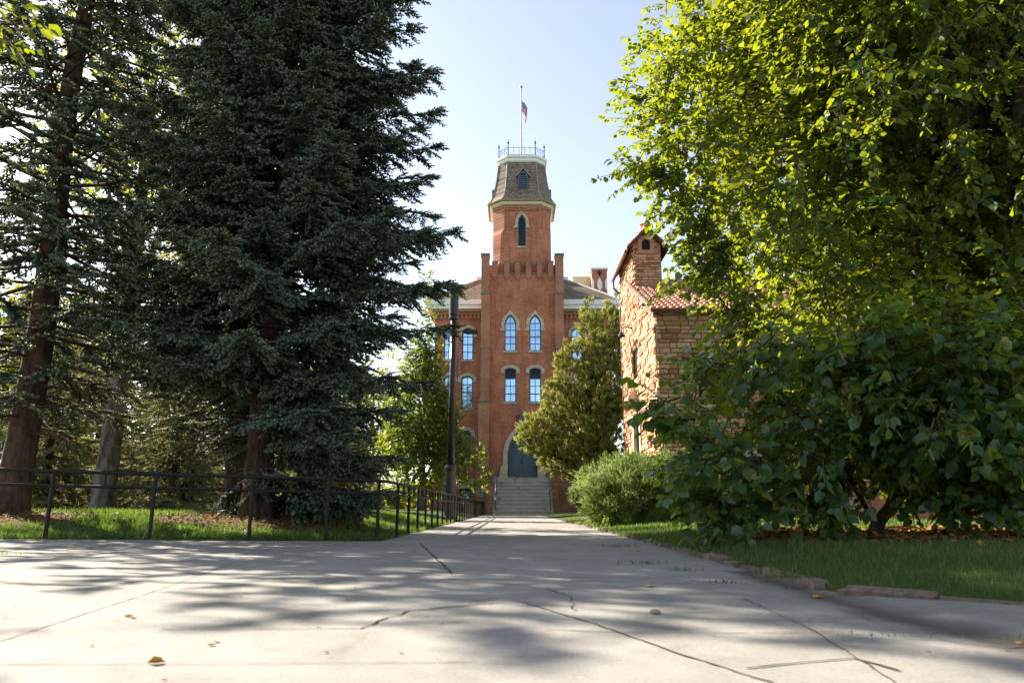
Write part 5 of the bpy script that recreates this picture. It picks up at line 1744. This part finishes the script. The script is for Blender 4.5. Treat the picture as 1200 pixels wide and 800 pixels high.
# side door with stone jambs, lintel hood and red sign
u0, u1, z0, z1 = door_l
mb = MB(); mb.box(HX + .1, HX + .17, HY + u0, HY + u1, 0, z1); dr = mb.build('door', mat_plain('weathered grey door', (0.18, 0.17, 0.17)), house)
mb = MB(); mb.box(HX + .03, HX + .1, HY + u0 + .1, HY + u0 + .16, 1.0, 1.2); mb.build('handle', M['iron'], dr)
mb = MB()
mb.box(HX - .12, HX + .1, HY + u0 - .28, HY + u0 - .003, 0, z1); mb.box(HX - .12, HX + .1, HY + u1 + .003, HY + u1 + .28, 0, z1); mb.box(HX - .14, HX + .1, HY + u0 - .32, HY + u1 + .32, z1 + .003, z1 + .3)
mb.build('door_jamb', M['stone_trim'], house)
yh, zh = px_to_left(747, 466)
mb = MB()
mb.prism([(HX - .06, zh - .55), (HX - .06, zh + .35), (HX - .45, zh + .05), (HX - .55, zh - .1), (HX - .5, zh - .3)], yh - .5, yh + .5)
mb.build('door_hood', M['stone_trim'], house)
mb = MB(); mb.box(HX - .55, HX - .5, yh - .42, yh + .42, z1 + .35, z1 + .85)
mb.build('red_valance', mat_plain('faded red cloth', (0.36, 0.03, 0.04)), house)
# gooseneck wall lamp
yl, zl = px_to_left(741.5, 388)
mb = MB(); mb.tube([(HX + .02, yl, zl + .1), (HX - .25, yl, zl + .22), (HX - .5, yl, zl + .14), (HX - .55, yl, zl - .05)], .03, 6); mb.tube([(HX - .55, yl, zl - .03), (HX - .55, yl, zl - .12), (HX - .55, yl, zl - .26)], [.05, .1, .2], 10, cap=False)
mb.build('wall_lamp', M['iron'], house)

# roof of half round tiles: rises from the front eave to the ridge
RYr = HY + 5.6
def zroof(y): return zcor + .12 + slope * (y - HY)
def tile_field(name, x0, x1, y0, y1, zf, ridge_y=None):
    mb = MB()
    x = x0; pitch = .26
    while x < x1:
        y = y0
        while y < y1 - .02:
            L = min(.42, y1 - y + .05); seg = []
            for e, yy in ((0, y), (1, y + L)):
                rr = .125 if e == 0 else .105
                lift = .045 if e == 0 else .012
                seg.append([(x + rr * math.cos(a), yy, zf(yy) + lift + rr * .8 * math.sin(a)) for a in np.linspace(0, PI, 6)])
            V = seg[0] + seg[1]
            mb.add(V, [(k, k + 1, 7 + k, 6 + k) for k in range(5)] + [tuple(range(5, -1, -1))])
            y += .38
        x += pitch
    return mb
tm = tile_field('tiles', HX - .16, HX + WF + .3, HY - .45, RYr + .1, zroof)
rf = tm.build('tile_roof', M['terracotta'], house)
mb = MB()
a0, a1 = HY - .42, RYr
mb.add([(HX - .25, a0, zroof(a0) - .1), (HX + WF + .4, a0, zroof(a0) - .1), (HX + WF + .4, a1, zroof(a1) - .1), (HX - .25, a1, zroof(a1) - .1),
        (HX - .25, a0, zroof(a0) + .01), (HX + WF + .4, a0, zroof(a0) + .01), (HX + WF + .4, a1, zroof(a1) + .01), (HX - .25, a1, zroof(a1) + .01)],
       [(0, 3, 2, 1), (4, 5, 6, 7), (0, 1, 5, 4), (1, 2, 6, 5), (2, 3, 7, 6), (3, 0, 4, 7)])
a2 = RYr + 5.6
zb_ = zroof(a1) - slope * 5.6
mb.add([(HX + 2.4, a1 + .003, zroof(a1) - .1), (HX + WF + .4, a1 + .003, zroof(a1) - .1), (HX + WF + .4, a2, zb_ - .1), (HX + 2.4, a2, zb_ - .1),
        (HX + 2.4, a1 + .003, zroof(a1) + .01), (HX + WF + .4, a1 + .003, zroof(a1) + .01), (HX + WF + .4, a2, zb_ + .01), (HX + 2.4, a2, zb_ + .01)],
       [(0, 3, 2, 1), (4, 5, 6, 7), (0, 1, 5, 4), (1, 2, 6, 5), (2, 3, 7, 6), (3, 0, 4, 7)])
mb.build('roof_deck', M['copper'], rf)
mb = MB()
for k in range(24): mb.tube([(HX + .1 + k * .7, RYr + .1, zroof(RYr) + .06), (HX + .1 + k * .7 + .75, RYr + .1, zroof(RYr) + .09)], [.15, .17], 8)
mb.build('ridge_tile', M['terracotta'], rf)

# bell turret
TXw = at(775, 310, yT0).x - HX               # width of the turret front
zTa = at(757, 269.5, yT0).z                    # gable apex
tur_top = lambda v: zTe + (zTa - .12 - zTe) * (1 - abs(v - TXw / 2) / (TXw / 2))
awx0, awz0 = at(752.3, 293, yT0).x - HX, at(757, 293, yT0).z
awx1, awz1 = at(761.8, 293, yT0).x - HX, at(757, 280.5, yT0).z
mb = MB()
zlow = zrake(WT) - .6
def shifted_top(v): return tur_top(v) - zlow
stone_wall(mb, (HX, yT0, zlow), (1, 0, 0), (0, -1, 0), TXw, shifted_top, [(awx0, awx1, awz0 - zlow, awz1 - zlow)], rs, (0.08, 0.17), (0.2, 0.6), 0.035)
tw_ = mb.build('turret_wall', M['sandstone'], house)
cmb = MB()
cmb.prism([(HX + .41, zlow), (HX + TXw, zlow), (HX + TXw, zTe), (HX + TXw / 2, zTa - .14), (HX + .02, zTe), (HX + .02, zTe - .1), (HX + .41, zTe - .1)], yT0 + .021, yT0 + .4)
cmb.box(HX + TXw - .4, HX + TXw, yT0 + .403, HY + WL, zlow, zTe); cmb.box(HX + .403, HX + TXw - .403, HY + WL - .4, HY + WL, 0, zTe)
tc = cmb.build('wall_core', M['mortar'], house)
cut = MB(); q = arch_pts(HX + awx0 + .01, HX + awx1 - .01, awz0, awz1, 'seg', 6, rise=(awx1 - awx0) * .48); cut.prism(q, yT0 - .4, yT0 + .3)
carve(tc, cut)
mb = MB(); q0 = arch_pts(HX + awx0, HX + awx1, awz0, awz1, 'seg', 6, rise=(awx1 - awx0) * .48); mb.prism(inset(q0, -.02), yT0 + .05, yT0 + .1); bw_ = mb.build('turret_window', M['dark'], house)
mb = MB()
for k in range(1, 3):
    x = HX + awx0 + (awx1 - awx0) * k / 3; mb.box(x - .02, x + .02, yT0 + .03, yT0 + .049, awz0, awz1 - .05)
mb.build('bar', M['iron'], bw_)
# brick arch ring of the turret window
mb = MB(); mb.ring(inset(q0, -.2), inset(q0, -.005), yT0 - .05, yT0 + .06); mb.build('window_surround', M['terracotta'], bw_)
# turret roof: two tiled slopes with the eaves boards below
def turret_slope(s):
    mb = MB(); bd = MB()
    xm_ = HX + TXw / 2
    half = TXw / 2 + .33
    drop = (zTa - zTe) / (TXw / 2)
    ya, yb = yT0 - .22, HY + WL + .25
    y = ya
    while y < yb:
        t = 0.0
        while t < half - .05:
            L = min(.42, half - t)
            seg = []
            for tt, rr, lift in ((t + L, .13, .05), (t, .11, .015)):
                seg.append([(xm_ + s * tt, y + rr * math.cos(a), zTa + .05 - drop * tt + lift + rr * .8 * math.sin(a)) for a in np.linspace(0, PI, 6)])
            mb.add(seg[0] + seg[1], [(k, k + 1, 7 + k, 6 + k) for k in range(5)] + [tuple(range(5, -1, -1))])
            t += .37
        y += .26
    P = lambda tt, yy, dz: (xm_ + s * tt, yy, zTa + dz - drop * tt)
    bd.add([P(0, ya, -.06), P(half, ya, -.06), P(half, yb, -.06), P(0, yb, -.06), P(0, ya, .05), P(half, ya, .05), P(half, yb, .05), P(0, yb, .05)],
           [(0, 3, 2, 1), (4, 5, 6, 7), (0, 1, 5, 4), (1, 2, 6, 5), (2, 3, 7, 6), (3, 0, 4, 7)])
    ro = mb.build('turret_roof', M['terracotta'], house)
    bd.build('eave_board', M['copper'], ro)
    return P, half, ya, yb
for s in (-1, 1):
    P, half, ya, yb = turret_slope(s)
    if s < 0:
        mb = MB(); mb.tube([P(half + .05, ya, -.08), P(half + .05, yb, -.1)], .08, 6)
        p = Vector(P(half + .05, yb - .3, -.1))
        mb.tube([p, p + Vector((0, 0, -.45)), p + Vector((.15, 0, -.62)), Vector((HX - .06, yb - .3, p.z - .72)), Vector((HX - .06, yb - .3, p.z - 1.0)), Vector((HX - .06, yb - .3, .1))], .05, 8)
        mb.build('downpipe', M['copper'], house)
mb = MB()
for k in range(6): mb.tube([(HX + TXw / 2, yT0 - .2 + k * .62, zTa + .12), (HX + TXw / 2, yT0 - .2 + k * .62 + .6, zTa + .15)], [.13, .15], 8)
g = HX + TXw / 2
mb.tube([(g, yT0 + .6, zTa + .15), (g, yT0 + .6, zTa + .42), (g, yT0 + .6, zTa + .5), (g, yT0 + .6, zTa + .6)], [.16, .16, .2, .03], 10)
mb.build('ridge_tile', M['terracotta'], house)

# low pale wall and brick garden wall behind the linden bush
mb = MB(); mb.box(12.2, 24, 25.2, 25.55, -.1, 1.0); mb.box(12.15, 24.05, 25.1, 25.65, 1.003, 1.14, 1)
gw = mb.build('garden_wall', [M['brick'], M['stone_trim']])
tag(gw, 'low red brick garden wall with stone coping behind the linden bush', 'wall')

# ------------------------------------------------------------------ lamp post with antenna drum
LPX, LPY = -2.52, 30.3
lp = thing('lamp_post', 'tall black lamp post with drum shaped top and one side lamp arm', 'lamp post', (LPX, LPY, 0.1))
def lathe(mb, prof, seg=20, m=0):
    mb.loft([[(r * math.cos(2 * PI * k / seg), r * math.sin(2 * PI * k / seg), z) for k in range(seg)] for r, z in prof], m=m)
mb = MB(); lathe(mb, [(.3, -.2), (.3, .05), (.235, .09), (.22, 1.9), (.255, 1.95), (.255, 2.03), (.18, 2.12)]); mb.build('base', M['black_pole'], lp, smooth=False)
mb = MB(); lathe(mb, [(.15, 2.1), (.115, 8.4)]); mb.build('pole', M['black_pole'], lp, smooth=True)
mb = MB(); lathe(mb, [(.1, 8.25), (.19, 8.35), (.19, 8.46), (.165, 8.5), (.205, 8.53), (.205, 9.9), (.19, 9.95), (.03, 9.97)]); mb.build('antenna_drum', M['black_pole'], lp)
mb = MB(); mb.tube([(.1, 0, 7.72), (.35, 0, 7.8), (.5, 0, 7.8)], [.04, .035, .035], 8); mb.tube([(0, 0, 7.6), (0, 0, 7.85)], .16, 12)
mb.build('arm', M['black_pole'], lp)
mb = MB()
mb.loft([[(.42, -.13, 7.74), (.42, .13, 7.74), (.42, .13, 7.84), (.42, -.13, 7.84)], [(.6, -.17, 7.70), (.6, .17, 7.70), (.6, .15, 7.88), (.6, -.15, 7.88)], [(1.05, -.15, 7.70), (1.05, .15, 7.70), (1.05, .12, 7.82), (1.05, -.12, 7.82)]])
mb.build('lamp_head', M['black_pole'], lp)

# ------------------------------------------------------------------ black railing along the lawn
rail = thing('railing', 'black tubular metal railing bending from the plaza along the left of the walk', 'railing', (0, 0, 0))
RH = 0.93
knots = [(-16.0, 8.6)] + [(x, lawn_l_edge(x) + .02) for x in (-9.0, -7.72, -6.42, -5.17, -3.89, -2.83)] + [(-2.05, 11.72)] + [(-2.02, 11.72 + 1.42 * k) for k in range(1, 31)]
def rz_(x, y): return lawn_l_z(x, y) - .02 if x > -9.5 else .13
pts = [Vector((x, y, rz_(x, y))) for x, y in knots]
# rounded corner for the rails
rp = []
for i, p in enumerate(pts):
    if i == 7:
        a = p.lerp(pts[6], .35); b = p.lerp(pts[8], .3)
        for t in (0, .25, .5, .75, 1):
            rp.append(((1 - t) ** 2) * a + 2 * t * (1 - t) * p + t * t * b)
    else: rp.append(p)
for h_, r_, nm in ((RH, .026, 'top_rail'), (RH - .20, .022, 'mid_rail')):
    mb = MB(); mb.tube([p + Vector((0, 0, h_)) for p in rp], r_, 8); mb.build(nm, M['iron'], rail, smooth=True)
for i, p in enumerate(pts):
    if i == 0: continue
    q = p
    if i == 7: q = p + Vector((-.08, .12, 0))
    mb = MB(); mb.tube([q - Vector((0, 0, .15)), q + Vector((0, 0, RH - .012))], .028, 8); mb.build('post', M['iron'], rail)
    if i < len(pts) - 1 and i != 7 and i != 6:
        m_ = (p + pts[i + 1]) / 2
        mb = MB(); mb.tube([m_ + Vector((0, 0, RH - .19)), m_ + Vector((0, 0, RH - .01))], .018, 6); mb.build('strut', M['iron'], rail)
# end newel beside the steps
